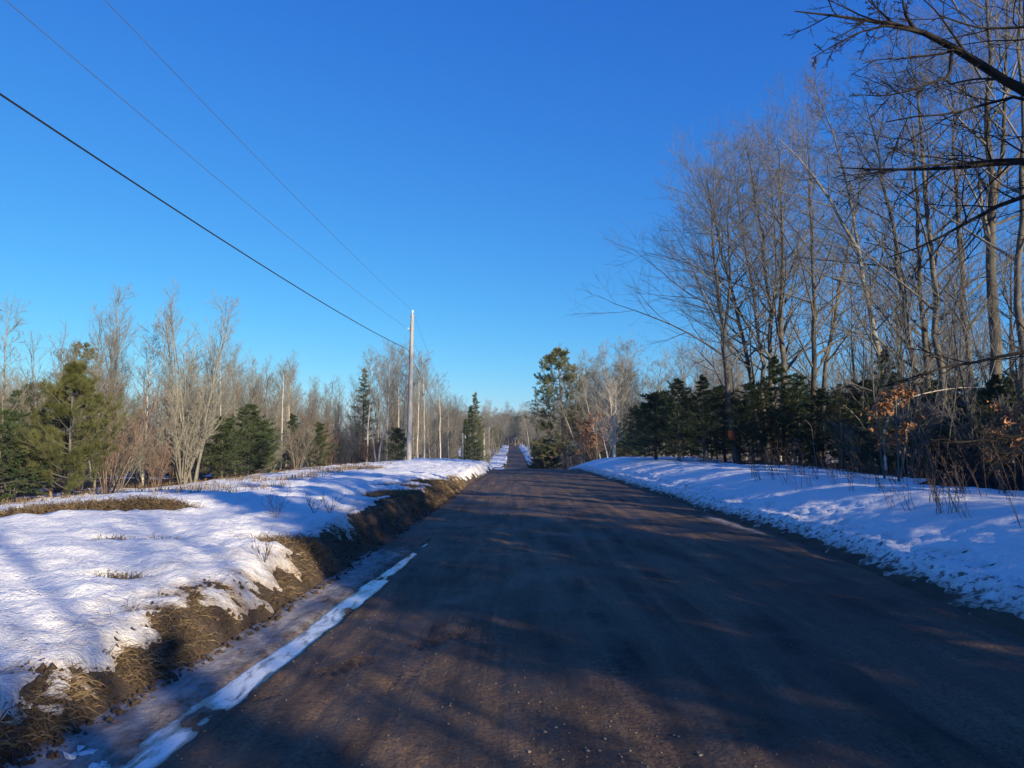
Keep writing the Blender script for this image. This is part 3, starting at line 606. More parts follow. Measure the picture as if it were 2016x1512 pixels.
power_line(lambda h: (-0.23, 0, -0.245 * h), 0.75, 0.016, M_CABLE, 'thick black cable, lowest of the three overhead lines', 5)

# ------------------------------------------------------------------ right side: tall bare trees one by one
def hero(name, pix, d, r, label, seed, mat=(M_BARK, M_TWIG), z0=None, H=None, dback=0.0, forks=(), crown=None, dig=True):
    rng = np.random.default_rng(seed)
    pts = [at(px, py, d + dback * k) for k, (px, py) in enumerate(pix)]
    base = pts[0].copy(); base[2] = surf(base[0], base[1]) - 0.05; pts[0] = base
    K = 14; q = resample(pts, K) - base; q[1:-1] += rng.normal(size=(K - 2, 3)) * 0.04 * (1, 1.6, 0)
    Hh = np.linalg.norm(np.diff(q, axis=0), axis=1).sum()
    ST, RD = [q], [trunk_rad(Hh, r, K)]
    for fk in forks:
        fp = [at(px, py, d + 0.4) - base for (px, py) in fk[0]]; j = np.argmin(np.linalg.norm(q - fp[0], axis=1)); fp[0] = q[j]
        ST.append(resample(fp, K)); RD.append(trunk_rad(Hh, RD[0][j] * fk[1], K, 1.0))
    kw = dict(t0=0.22, n1=18, a1=50, L1=-0.34, up1=0.35, n2=7, n3=6, n4=2, droop=0.25)
    kw.update(crown or {})
    g0, g1 = bare_crown(rng, ST, RD, **kw)
    return plant(name, pair(g0, g1, m0=mat[0], m1=mat[1]), base, label, 'tree')

t1 = hero('maple_tree', [(1452, 915), (1437, 800), (1425, 690), (1418, 600), (1408, 500), (1396, 400), (1384, 325)], 34, 0.145,
     'bare tree with orange paint mark on its trunk at the snow edge', 1, forks=[([(1425, 700), (1438, 560), (1432, 420), (1440, 330)], 0.75)], crown=dict(n1=24, L1=-0.42, a1=60, up1=0.42))
g = Geo(); q = [at(px, py, 34) - np.array(t1.location) for px, py in ((1441.5, 866), (1440.3, 857), (1439.3, 848))]
g.tubes(np.stack(q)[None], np.array([[0.150, 0.153, 0.148]]), 12); tag(link('paint_mark', g.mesh('paint_mark', M_ORANGE), t1), 'faded orange band painted round the trunk')
hero('maple_tree', [(1505, 890), (1480, 740), (1452, 620), (1425, 510), (1405, 420), (1372, 330)], 36, 0.13, 'bare tree curving left, just right of the orange-marked trunk', 2, crown=dict(n1=26, a1=56, L1=-0.42))
hero('maple_tree', [(1508, 880), (1500, 730), (1488, 610), (1465, 480), (1452, 380), (1440, 300)], 37, 0.125, 'second bare trunk right of the orange-marked tree, leaning slightly left', 3, crown=dict(n1=25, L1=-0.38))
hero('maple_tree', [(1524, 880), (1517, 720), (1513, 600), (1500, 470), (1478, 330), (1462, 270)], 35, 0.14, 'bare tree with low fork rising behind the tall dark fir', 4, forks=[([(1517, 670), (1530, 560), (1524, 430), (1512, 300)], 0.7)])
hero('maple_tree', [(1548, 880), (1541, 720), (1540, 600), (1540, 450), (1536, 340), (1530, 262)], 34, 0.165, 'thick straight bare trunk above the dark firs', 5, crown=dict(n1=26, a1=42, L1=-0.36))
hero('maple_tree', [(1602, 890), (1602, 740), (1604, 600), (1600, 470), (1594, 340), (1590, 240)], 33, 0.14, 'straight bare trunk standing alone right of the firs', 6, crown=dict(n1=24, L1=-0.36))
hero('maple_tree', [(1612, 880), (1628, 700), (1645, 610), (1662, 520), (1690, 400), (1700, 290)], 35, 0.13, 'slim bare tree leaning right behind the firs', 7)
hero('maple_tree', [(1778, 930), (1752, 790), (1722, 660), (1702, 560), (1688, 490), (1640, 410), (1602, 350), (1530, 270)], 24, 0.125, 'bare tree bowing far left above the orange beech leaves', 8, mat=(M_YBARK, M_TWIG), forks=[([(1692, 500), (1672, 380), (1640, 260), (1598, 160)], 0.7)], crown=dict(n1=16, L1=-0.30))
hero('maple_tree', [(1828, 925), (1805, 780), (1790, 660), (1772, 540), (1752, 420), (1728, 300), (1700, 190)], 25, 0.12, 'slender bare tree leaning left, first right of the bowing tree', 9)
hero('maple_tree', [(1838, 930), (1826, 760), (1818, 620), (1808, 480), (1800, 320), (1790, 170)], 24, 0.11, 'slender upright bare trunk, second right of the bowing tree', 10)
hero('maple_tree', [(1866, 930), (1856, 760), (1844, 620), (1835, 500), (1822, 330), (1800, 160), (1785, 60)], 23, 0.12, 'tall dark bare trunk leaning a little left in the right woods', 11, crown=dict(t0=0.3))
hero('maple_tree', [(1918, 930), (1905, 700), (1896, 560), (1885, 420), (1878, 260), (1868, 100)], 24, 0.115, 'tall bare trunk just left of the thickest trunk', 12)
hero('maple_tree', [(1966, 925), (1960, 750), (1954, 600), (1952, 450), (1948, 250), (1942, 40), (1940, -120)], 22, 0.185, 'thickest bare trunk in the right woods, near the picture edge', 13, crown=dict(t0=0.35, n1=18, a1=40), forks=[([(1952, 440), (1975, 300), (1980, 120), (1985, -60)], 0.7)])
hero('maple_tree', [(2030, 930), (2018, 720), (2010, 520), (2016, 300), (2010, 80), (2000, -150)], 21, 0.12, 'tall bare trunk at the right picture edge', 14, crown=dict(t0=0.35))

# big tree just outside the frame whose limbs reach over the road
def limb_tree():
    rng = np.random.default_rng(77); d = 10.2; bx = 10.4; base = np.array((bx, d, surf(bx, d) - 0.05)); K = 14
    q = trunk_line(rng, 13.0, K, (0.02, 0.0), 0.02); ST = [q]; RD = [trunk_rad(13.0, 0.24, K)]
    limbs = [([(2016, 178), (1962, 150), (1905, 108), (1835, 72), (1795, 52), (1720, 42), (1640, 30), (1565, 22)], 0.090, 9.6),
             ([(2016, 182), (1930, 208), (1870, 226), (1800, 228), (1745, 240)], 0.035, 9.4),
             ([(2016, 314), (1930, 326), (1840, 333), (1740, 334), (1650, 330)], 0.060, 10.6),
             ([(2016, 305), (1950, 318), (1880, 322), (1800, 328), (1700, 345)], 0.035, 9.8),
             ([(2016, 376), (1950, 414), (1890, 445), (1820, 485), (1745, 508)], 0.055, 10.0),
             ([(2016, 690), (1930, 712), (1860, 722), (1800, 742), (1735, 762)], 0.04, 11.0),
             ([(2016, 858), (1940, 866), (1880, 872), (1840, 870)], 0.035, 11.4),
             ([(2016, 40), (1960, 62), (1905, 50), (1850, 30)], 0.035, 9.0)]
    L1P, L1R = [], []
    for pix, r, dd in limbs:
        pts = [at(px, py, dd + 0.25 * math.sin(k * 1.7)) - base for k, (px, py) in enumerate(pix)]
        e = pts[0] + (pts[0] - pts[1]) * 0.5
        z = min(12.0, max(2.0, pts[0][2] - 1.6 if pix[0][1] < 600 else pts[0][2] - 0.4)); root = np.array((np.interp(z, q[:, 2], q[:, 0]), np.interp(z, q[:, 2], q[:, 1]), z))
        ln = resample([root] + pts, 16); L1P.append(ln); L1R.append(np.linspace(r * 1.35, 0.008, 16))
    for pix, r, dd in [([(1838, 74), (1800, 58), (1782, 28), (1772, -30)], 0.035, 9.5), ([(1800, 54), (1745, 50), (1690, 64), (1640, 90), (1600, 114)], 0.022, 9.3), ([(1925, 128), (1870, 150), (1800, 176), (1740, 190), (1690, 186)], 0.026, 9.3), ([(1800, 54), (1730, 20), (1690, -20)], 0.02, 9.8)]:
        pts = [at(px, py, dd + 0.15 * math.sin(k * 2.1)) - base for k, (px, py) in enumerate(pix)]; l0 = L1P[0]; pts[0] = l0[np.argmin(np.linalg.norm(l0 - pts[0], axis=1))]
        L1P.append(resample(pts, 16)); L1R.append(np.linspace(r, 0.005, 16))
    # crown above the frame and away from the road
    g0 = Geo(); g0.tubes(np.stack(ST), np.stack(RD), 10); g1 = Geo()
    b1 = (np.stack(L1P), np.stack(L1R)); g1.tubes(*b1, 7)
    b2 = sprout(rng, b1, 12, 0.30, 0.98, 42, 12, -0.20, 8, -0.05, 0.10, 0.6, 0.005, 0.4, 0.014); g1.tubes(*b2, 5)
    b3 = sprout(rng, b2, 7, 0.15, 0.98, 42, 13, -0.36, 6, 0.05, 0.12, 0.6, 0.0035, 0.4, 0.012); g1.tubes(*b3, 4)
    b4 = sprout(rng, b3, 4, 0.2, 1.0, 40, 14, -0.4, 3, 0.0, 0.14, 0.7, 0.0028, 0.3, 0.012); g1.tubes(*b4, 3)
    c1 = sprout(rng, (np.stack(ST), np.stack(RD)), 14, 0.5, 0.98, 45, 8, -0.3, 8, 0.5, 0.08, 0.5, 0.007, 0.5, 0.014); g1.tubes(*c1, 5)
    c2 = sprout(rng, c1, 7, 0.2, 0.97, 38, 12, -0.42, 6, 0.25, 0.1, 0.55, 0.005, 0.4, 0.012); g1.tubes(*c2, 4)
    c3 = sprout(rng, c2, 5, 0.2, 0.98, 38, 14, -0.42, 4, 0.15, 0.12, 0.6, 0.004, 0.4, 0.012); g1.tubes(*c3, 3)
    plant('maple_tree', pair(g0, g1, m0=M_BARK, m1=M_ROT), base, 'near tree whose dark bare limbs reach in from the upper right', 'tree')
limb_tree()

def where(x, y, marks):
    """words for the place: the landmark nearest in direction"""
    px = 1008 + F_ * x / max(y, 1.0)
    for lim, txt in marks:
        if px < lim: return txt
    return marks[-1][1]
LEFT = [(60, 'at the left picture edge'), (140, 'left of the olive pine'), (230, 'behind the olive pine'), (330, 'just right of the olive pine'), (430, 'behind the many-stemmed bare clump'), (540, 'behind the bushy dark evergreen'), (600, 'right of the bushy dark evergreen'),
        (670, 'behind the small conical evergreen'), (740, 'around the narrow spruce'), (800, 'just left of the tall utility pole'), (850, 'just right of the tall utility pole'), (895, 'left of the transformer pole'), (930, 'around the transformer pole'), (2000, 'right of the transformer pole')]
RIGHT = [(1060, 'left of the tall lone pine'), (1130, 'around the tall lone pine'), (1185, 'just right of the tall lone pine'), (1240, 'behind the pale forked tree'), (1300, 'at the left end of the fir row'), (1400, 'behind the fir row left of the orange mark'), (1470, 'behind the orange-marked trunk'), (1560, 'behind the tallest dark fir'), (1640, 'behind the straight lone trunk'),
         (1720, 'behind the young green pine'), (1800, 'behind the bowing tree'), (1880, 'right of the bowing tree'), (1970, 'around the thickest trunk'), (9999, 'at the right picture edge')]
# ------------------------------------------------------------------ firs and undergrowth on the right
def onground(px, d, dx=0.0):
    x = (px - 1008) / F_ * d + dx; return np.array((x, d, surf(x, d) - 0.03))
k = 0
for (px, d, i, s, lab) in [(1290, 37, 3, 1.15, 'low bushy fir at the left end of the dark fir row'), (1335, 35, 0, 0.95, 'second dark fir from the left end of the fir row'),
        (1385, 34.5, 2, 0.88, 'dark fir just left of the orange-marked trunk'), (1425, 36, 1, 1.0, 'dark fir behind the orange-marked trunk'), (1480, 33.5, 1, 1.0, 'dark fir between the orange-marked trunk and the tallest fir'),
        (1528, 33, 2, 1.05, 'tallest dark fir in the middle of the fir row'), (1572, 33, 0, 1.0, 'dark fir right of the tallest fir'), (1618, 31, 1, 0.9, 'dark fir behind the young green pine'),
        (1700, 29, 3, 1.2, 'broad dark fir behind the bowing tree'), (1760, 26, 0, 0.85, 'dark fir behind the orange beech leaves')]:
    plant('fir_tree', FIR[i], onground(px, d), lab, 'fir', 'dark firs along the right snow edge', RNG.random() * 6.3, (s, s, s * 0.9))
for (px, d, i, s) in [(1310, 42, 1, 0.9), (1360, 43, 3, 1.1), (1410, 44, 0, 0.95), (1455, 42, 3, 1.1), (1505, 41, 0, 1.0), (1550, 43, 1, 1.0), (1600, 41, 3, 1.2), (1655, 38, 0, 0.9), (1730, 36, 1, 0.9), (1790, 33, 3, 1.1), (1840, 30, 1, 0.9), (1900, 27, 0, 0.85), (1960, 27, 3, 1.0), (2010, 26, 1, 0.9), (1985, 19, 3, 0.65), (1880, 23, 3, 0.7), (2060, 22, 0, 0.9)]:
    plant('fir_tree', FIR[i], onground(px, d), 'dark fir of the back row, ' + where(px - 1008, F_, RIGHT), 'fir', 'firs in the right undergrowth', RNG.random() * 6.3, s)
plant('pine_tree', YPINE[0], onground(1655, 28), 'young green pine at the snow edge under bare trees', 'pine', None, 1.0, (0.85, 0.85, 0.92))
plant('pine_tree', YPINE[1], onground(1930, 17.5), 'young green pine behind the rotten logs', 'pine', None, 2.0, 0.62)

def beech(seed, H, nl, ls):
    rng = np.random.default_rng(seed); K = 9; ST = [trunk_line(rng, H, K, (0.02, 0), 0.05)]; RD = [trunk_rad(H, 0.022, K)]
    P = np.stack(ST); R = np.stack(RD); g0 = Geo(); g0.tubes(P, R, 6)
    b1 = sprout(rng, (P, R), 14, 0.18, 0.95, 62, 9, -0.38, 6, 0.1, 0.09, 0.5, 0.004, 0.6, 0.01); g0.tubes(*b1, 4)
    b2 = sprout(rng, b1, 6, 0.2, 1.0, 45, 9, -0.4, 4, 0.0, 0.1, 0.6, 0.003, 0.4, 0.01, flat=0.4); g0.tubes(*b2, 3)
    g1 = leaves(rng, b2[0][:, 1:].reshape(-1, 3), nl, ls); return pair(g0, g1, 'stem', 'leaves', M_TWIG, M_DEADLEAF)
BEECH = [beech(300, 2.3, 620, 0.12), beech(301, 1.7, 300, 0.09), beech(302, 1.0, 160, 0.08)]
plant('beech_sapling', BEECH[0], onground(1764, 16.5), 'beech sapling holding bright orange-brown dry leaves under the bowing tree', 'sapling', None, 0.4, 0.95)
plant('beech_sapling', BEECH[1], onground(1985, 17), 'leafy brown beech sapling near the right picture edge', 'sapling', None, 2.0, 1.1)
plant('beech_sapling', BEECH[1], onground(2030, 16, 0), 'beech sapling with rusty dry leaves cut by the right picture edge', 'sapling', None, 4.0, 1.2)
plant('beech_sapling', BEECH[2], onground(1562, 29), 'small rust-brown beech sapling in front of the firs', 'sapling', None, 1.0, 1.1)
plant('beech_sapling', BEECH[2], onground(1510, 26), 'tiny beech sapling standing out on the right snow', 'sapling', None, 2.2, 0.6)
plant('beech_sapling', BEECH[2], onground(1822, 19.5), 'low beech sapling beside the rotten stump', 'sapling', None, 5.2, 0.8)
plant('beech_sapling', BEECH[0], at(1175, 925, 62) * (1, 1, 0) + (0, 0, surf(at(1175, 925, 62)[0], 62)), 'large orange-leaved beech sapling right of the tall pine', 'sapling', None, 1.0, 1.9)
plant('beech_sapling', BEECH[1], at(1150, 925, 66) * (1, 1, 0) + (0, 0, surf(at(1150, 925, 66)[0], 66)), 'orange-leaved beech sapling close to the tall pine trunk', 'sapling', None, 3.0, 2.0)

# thin stems and slim poles of the right undergrowth
def sapling(seed, H, r=0.018): return proto_bare(seed, H, r, 1, m0=M_BARK, m1=M_TWIG, t0=0.25, n1=12, a1=42, L1=-0.26, up1=0.4, n2=5, n3=3, n4=0)
SAP = [sapling(400 + k, 4.6 + k * 0.8) for k in range(3)]
for k in range(46):
    d = 17.5 + 15 * RNG.random() ** 1.2; px = 1600 + 440 * RNG.random() if k < 99 else 1300 + 260 * RNG.random(); d = d if px > 1700 else d + 10
    plant('sapling', SAP[k % 3], onground(px, d), 'thin leafless sapling ' + where(px - 1008, F_, RIGHT), 'sapling', 'thin saplings of the right woods', RNG.random() * 6.3, 0.6 + 0.6 * RNG.random(), (RNG.normal() * 0.12, RNG.normal() * 0.14))
def bent(pix, d, r, label, mat):
    pts = [at(px, py, d) for px, py in pix]; base = pts[0].copy(); q = resample(pts, 14) - base; g = Geo(); R = np.linspace(r, 0.005, 14); g.tubes(q[None], R[None], 6)
    g1 = Geo(); rng = np.random.default_rng(int(pix[0][0])); b = sprout(rng, (q[None], R[None]), 9, 0.3, 1.0, 40, 12, -0.2, 5, 0.1, 0.1, 0.6, 0.004, 0.4, 0.012); g1.tubes(*b, 3)
    base2 = base.copy()
    plant('bent_sapling', pair(g, g1, 'stem', 'twigs', mat, M_TWIG), base2, label, 'sapling')
bent([(1745, 925), (1738, 860), (1755, 800), (1800, 779), (1850, 768), (1900, 762), (1940, 763)], 20, 0.035, 'pale bent sapling arching right above the orange leaves', M_BIRCH)
bent([(1718, 915), (1712, 870), (1695, 830), (1672, 805), (1660, 798)], 24, 0.02, 'thin pale sapling arching left over the young pine', M_BIRCH)
bent([(1610, 930), (1602, 880), (1598, 840), (1585, 825)], 27, 0.02, 'short pale broken sapling in front of the firs', M_YBARK)

# rotten stump and logs
def log(A, B, r0, r1, label, seed, name='fallen_log'):
    rng = np.random.default_rng(seed); A = np.array(A, float); B = np.array(B, float); K = 12; t = np.linspace(0, 1, K)
    P = A[None] * (1 - t)[:, None] + B[None] * t[:, None]; P += rng.normal(size=P.shape) * 0.02; R = (r0 + (r1 - r0) * t) * (1 + 0.12 * rng.normal(size=K)); R = np.concatenate([[0.001], R, [0.001]]); P = np.concatenate([P[:1], P, P[-1:]])
    base = P[0].copy(); g = Geo(); g.tubes((P - base)[None], R[None], 9); o = thing(name, base, label, 'log'); link('log_body', g.mesh('log_body', M_ROT), o)
    ln = (P - base)[None]; b = sprout(rng, (ln, np.maximum(R, 0.02)[None]), 5, 0.2, 0.9, 60, 15, 0.4, 4, 0.1, 0.1, 0.4, 0.008, 0.3, 0.05)
    for k in range(5): g = Geo(); g.tubes(b[0][k:k + 1], b[1][k:k + 1], 5); link('broken_branch', g.mesh('broken_branch', M_ROT), o)
def gp(px, py_off, d): q = onground(px, d); q[2] += py_off; return q
log(gp(1850, 0.10, 15.2), gp(2110, 0.16, 14.2), 0.13, 0.17, 'dark rotten log lying along the right snow edge', 1)
log(gp(1890, 0.20, 15.8), gp(2090, 0.45, 14.9), 0.08, 0.10, 'thin dark log propped on the rotten log', 2)
log(gp(1960, 0.12, 14.0), gp(2080, 0.14, 15.6), 0.11, 0.09, 'short dark log end pointing at the road', 3)
def stump(px, d, H, r, label, seed, cat='stump'):
    rng = np.random.default_rng(seed); b = onground(px, d); S_, K = 14, 9; a = np.arange(S_) * 6.2832 / S_
    lob = 1 + 0.22 * np.sin(a * 3 + 1) + 0.14 * rng.normal(size=S_); V = []
    for k in range(K):
        t = k / (K - 1); rr = r * (1.0 + 1.1 * (1 - t) ** 3) * (lob if t < 0.8 else lob * 0.93); h = H * t * (1 + (0.22 * rng.normal(size=S_) if k == K - 1 else 0)); V.append(np.stack([rr * np.cos(a), rr * np.sin(a), np.broadcast_to(h, a.shape)], 1))
    V.append(np.stack([0.4 * r * np.cos(a), 0.4 * r * np.sin(a), np.full(S_, H * 0.72)], 1)); V = np.concatenate(V); i = np.arange((K + 1) * S_).reshape(K + 1, S_); n = np.roll(i, -1, 1)
    g = Geo(); g.add(V, np.stack([i[:-1], n[:-1], n[1:], i[1:]], -1).reshape(-1, 4)); o = thing('tree_stump', b, label, cat); link('stump_body', g.mesh('stump_body', M_ROT), o)
    for k in range(6):
        g = Geo(); aa = k * 1.05 + rng.random() * 0.5; L = r * (2.6 + rng.random()); u = np.linspace(0.6, 1, 6); g.tubes(np.stack([np.cos(aa) * L * u * 0.9, np.sin(aa) * L * u * 0.9, 0.28 * H * (1 - u) * 2 - 0.02], 1)[None], np.linspace(r * 0.35, 0.02, 6)[None], 6)
        link('root', g.mesh('root', M_ROT), o)
stump(1905, 15.5, 0.85, 0.16, 'tall broken stump behind the rotten log', 5); stump(1868, 15.0, 0.28, 0.26, 'low dark uprooted stump at the left end of the log', 6); stump(1990, 14.6, 0.5, 0.2, 'dark stump at the right picture edge among logs', 7)

# ------------------------------------------------------------------ far right: tall pine, pale tree, round-crowned trees
def at_ground(px, d): x = (px - 1008) / F_ * d; return np.array((x, d, surf(x, d) - 0.05))
b = at_ground(1114, 78); topz = at(1097, 683, 78)
H = topz[2] - b[2]
tall = pair(*pine_geo(np.random.default_rng(503), H, 0.20, 78, 3.9, 0.10, ang=78, up=0.28, n2=9, n3=3, need=0.24, nn=24, bw=0.032, K=12, lean=((topz[0] - b[0]) / H, 0), prof=([0, 0.1, 0.3, 0.5, 0.62, 0.75, 0.88, 0.96, 1], [0.62, 0.70, 0.80, 0.92, 0.78, 0.56, 0.34, 0.18, 0.08]), spread=0.6), m0=M_PBARK, m1=M_WPINE)
plant('pine_tree', tall, b, 'tall lone pine towering beside the road beyond the rise', 'pine')
b = at_ground(1208, 58)
pale = proto_bare(510, (at(1205, 775, 58)[2] - b[2]) * 1.12, 0.11, 2, m0=M_BIRCH, m1=M_BIRCH, t0=0.12, n1=17, a1=46, L1=-0.42, up1=0.45, n2=6, n3=4, n4=2, spreadlean=0.12)
plant('birch_tree', pale, b, 'pale forked bare tree behind the end of the right snowbank', 'tree', None, 0.5)
b = at_ground(1196, 60)
plant('birch_tree', ASPEN[1], b, 'slim pale tree leaning left beside the pale forked tree', 'tree', None, 0.5, (0.7, 0.7, 0.62), (0.0, -0.22))
b = at_ground(1052, 118)
plant('birch_tree', ASPEN[0], b, 'crooked white-barked tree leaning toward the far road', 'tree', None, 0.0, 1.15, (0.0, -0.18))
for (px, d, i, s, lab) in [(1200, 78, 0, 1.10, 'broad round-crowned bare tree behind the pale forked tree'), (1165, 88, 1, 1.12, 'round-crowned bare tree right behind the tall pine'), (1250, 72, 1, 0.92, 'round-crowned bare tree left of the dark fir row'), (1225, 84, 0, 1.0, 'round-crowned bare tree in the second row behind the pale forked tree'), (1150, 76, 0, 0.9, 'round-crowned bare tree close behind the tall pine trunk'), (1285, 80, 1, 1.0, 'round-crowned bare tree behind the left end of the fir row')]:
    plant('maple_tree', ROUND[i], at_ground(px, d), lab, 'tree', 'round-crowned trees beyond the rise', RNG.random() * 6.3, s)
for (px, d, i, s) in [(1060, 92, 0, 0.9), (1075, 84, 3, 1.5), (1090, 80, 1, 0.9), (1052, 106, 2, 1.1), (1235, 66, 3, 1.2), (1252, 56, 0, 0.9), (1175, 74, 1, 0.9), (1268, 52, 1, 0.9)]:
    plant('fir_tree', FIR[i], at_ground(px, d), 'low evergreen beside the far road below the tall pine', 'fir', 'evergreens on the right beyond the rise', RNG.random() * 6.3, s)

# ------------------------------------------------------------------ left side, near trees one by one
plant('pine_tree', pair(*pine_geo(np.random.default_rng(600), 3.45, 0.04, 64, 1.35, 0.02, ang=68, up=0.7, n2=8, n3=3, need=0.15, nn=32, bw=0.007, shape=0.8), m0=M_BARK, m1=M_PINE), onground(142, 19.2), 'young olive-green pine standing forward on the left snowfield', 'pine')
plant('maple_tree', CLUMP[0], onground(385, 26), 'many-stemmed bare clump fanning up at the left field edge', 'tree', None, 0.3, 0.88)
plant('maple_tree', YOUNG[0], onground(212, 28), 'tallest bare young tree behind the olive pine', 'tree', None, 0.3, 0.88)
plant('maple_tree', YOUNG[2], onground(190, 29), 'pale forked young tree behind the olive pine', 'tree', None, 1.3, 0.82)
plant('maple_tree', YOUNG[3], onground(14, 22), 'bare tree with arching twigs at the left picture edge', 'tree', None, 2.3, 0.70)
plant('pine_tree', DPINE[0], onground(160, 46), 'dark full pine rising behind the young bare trees on the left', 'pine', None, 0.4, 0.72)
plant('fir_tree', FIR[1], onground(492, 30), 'dark bushy evergreen at the left wood edge, right of the bare clump', 'fir', None, 0.4, (0.72, 0.72, 0.72))
plant('fir_tree', FIR[3], onground(520, 31), 'smaller evergreen leaning against the bushy one on the left', 'fir', None, 2.4, (0.7, 0.7, 0.72))
plant('fir_tree', FIR[3], onground(440, 29), 'low dark evergreen behind the bare many-stemmed clump', 'fir', None, 3.4, 0.75)
plant('fir_tree', FIR[0], onground(628, 41), 'small conical evergreen midway along the left wood edge', 'fir', None, 0.9, (0.75, 0.75, 0.58))
plant('fir_tree', SPRUCE[0], onground(715, 62), 'narrow dark spruce among pale trunks left of the utility pole', 'fir', None, 0.9, 0.62)
plant('fir_tree', FIR[3], onground(785, 56), 'low evergreen bush left of the utility pole', 'fir', None, 1.9, 0.85)
b = onground(744, 50)
plant('birch_tree', proto_bare(620, 3.2, 0.06, 2, m0=M_BIRCH, m1=M_BIRCH, t0=0.4, n1=5, a1=50, L1=-0.35, n2=3, n3=2, n4=0, spreadlean=0.3), b, 'short broken dead birch with pale forked trunk', 'tree')
for (px, d, i, s, lab) in [(722, 57, 0, 0.95, 'pale birch trunk in front of the narrow spruce'), (762, 56, 1, 0.95, 'pale leaning birch between the dead birch and the utility pole'), (835, 62, 2, 1.0, 'pale birch just right of the utility pole'), (790, 60, 0, 1.02, 'pale birch just left of the utility pole'), (822, 66, 1, 1.05, 'pale birch directly behind the utility pole'), (868, 70, 2, 0.95, 'pale birch midway between the two nearest utility poles')]:
    plant('birch_tree', ASPEN[i], onground(px, d), lab, 'tree', 'pale birches near the utility pole', RNG.random() * 6.3, s, (0, RNG.normal() * 0.04))
for (px, d, i, s, lab) in [(936, 128, 0, 1.12, 'tall blue-green spruce beside the far road on the left'), (926, 120, 1, 1.05, 'spruce just left of the tall blue-green one by the far road'), (944, 150, 1, 1.0, 'spruce behind the tall blue-green one by the far road'), (916, 112, 1, 0.8, 'shorter spruce behind the transformer pole')]:
    plant('fir_tree', SPRUCE[i], at_ground(px, d), lab, 'fir', 'spruces on the left beyond the rise', RNG.random() * 6.3, s)

# ------------------------------------------------------------------ the woods
PLACED = []
def free(x, y, r):
    for (a, b_, c) in PLACED:
        if (a - x) ** 2 + (b_ - y) ** 2 < max(r, c) ** 2: return False
    PLACED.append((x, y, r)); return True
def woods(seed, n, xf, y0, y1, kinds, rmin, group, label, cat, name, smin, smax, yp=1.0, tilt=0.03, tries=40, marks=None, grow=120.0, ok=None):
    c = 0; rg = np.random.default_rng(seed)
    for _ in range(n * tries):
        if c >= n: break
        y = y0 + (y1 - y0) * rg.random() ** yp; x = xf(y, rg.random()); rr = rg.random(); ss = rg.random(); kk = rg.integers(len(kinds)); rz = rg.random() * 6.3; t1, t2 = rg.normal() * tilt, rg.normal() * tilt
        if ok and not ok(x, y): continue
        if not free(x, y, rmin * (0.6 + 0.8 * rr) * (1 + max(0, y - 40) / grow)): continue
        sc = smin(x, y, ss) if callable(smin) else smin + (smax - smin) * ss
        lab = label + ' ' + where(x, y, marks) if marks else label
        plant(name, kinds[kk], (x, y, surf(x, y) - 0.05), lab, cat, group, rz, sc, (t1, t2)); c += 1
LW, LW2, RW, RW2 = 'bare trees of the left woods', 'bare trees of the left woods beyond the rise', 'bare trees of the right woods', 'bare trees of the right woods beyond the rise'
lx = lambda y, u: -12.6 - 22 * u ** 1.4 - 0.02 * y
for k, (kinds, n, lab) in enumerate([(YOUNG[:1] + YOUNG[3:4], 74, 'slender single-stemmed bare tree'), (YOUNG[1:3] + YOUNG[4:], 70, 'forked bare young tree'), (ASPEN, 26, 'pale-barked bare tree'), (CLUMP[1:], 18, 'many-stemmed bare tree')]):
    woods(10 + k, n, lx, 23, 80, kinds, 0.95, LW, lab + ' in the left woods', 'tree', 'young_tree', lambda x, y, q: (0.62 + 0.28 * q) * (0.82 + 0.25 * float(sstep(26, 55, y))) * (0.88 if kinds is ASPEN else 1.0) * (0.80 if x < -0.50 * y else 1.0), 0, 1.15, marks=LEFT)
nl = lambda y, u: -9.2 - 9 * u ** 1.3 if y < 160 else -6.5 - 16 * u
for k, (kinds, n, lab) in enumerate([(YOUNG, 74, 'bare tree beyond the rise'), (ASPEN, 22, 'pale-barked tree beyond the rise'), (MAPLE, 18, 'broad bare tree beyond the rise')]):
    woods(20 + k, n, nl, 70, 230, kinds, 1.0, LW2, lab, 'tree', 'young_tree', 1.0, 1.3, 1.3, marks=LEFT, grow=200)
woods(24, 70, lambda y, u: -10.8 - 9 * u, 19, 85, BRUSH, 0.8, 'leafless brush along the left wood edge', 'leafless brush shrub', 'shrub', 'brush_shrub', 0.6, 1.25, 1.2, marks=LEFT)
woods(25, 40, lambda y, u: -6.5 - 5 * u, 116, 260, BRUSH, 1.2, 'brush beside the far road', 'leafless brush beyond the rise beside the far road on the left', 'shrub', 'brush_shrub', 0.9, 1.7, 1.2)
woods(39, 70, lambda y, u: -11.6 - 12 * u ** 1.2, 21, 80, SAP, 0.7, 'thin saplings of the left woods', 'thin upright sapling in the left woods', 'sapling', 'sapling', 0.62, 0.98, 1.2, 0.05, marks=LEFT)
woods(26, 16, lambda y, u: -12.5 - 12 * u, 18, 60, FIR, 1.4, 'small evergreens inside the left woods', 'small evergreen half hidden in the left woods', 'fir', 'fir_tree', 0.45, 0.85, 1.3, marks=LEFT)
woods(27, 10, lambda y, u: -12.6 - 6 * u, 17, 27, FIR[:2] + YPINE, 1.1, 'evergreens behind the olive pine', 'olive evergreen in the thicket', 'fir', 'fir_tree', 0.6, 0.9, 1.0, marks=LEFT)
woods(28, 34, lambda y, u: 13 + 26 * u, 36, 64, MAPLE + YOUNG[:2], 1.8, RW, 'bare tree in the right woods', 'tree', 'maple_tree', lambda x, y, q: 0.40 + 0.17 * q, 0, 1.0, marks=RIGHT, ok=lambda x, y: x < 0.5 * y)
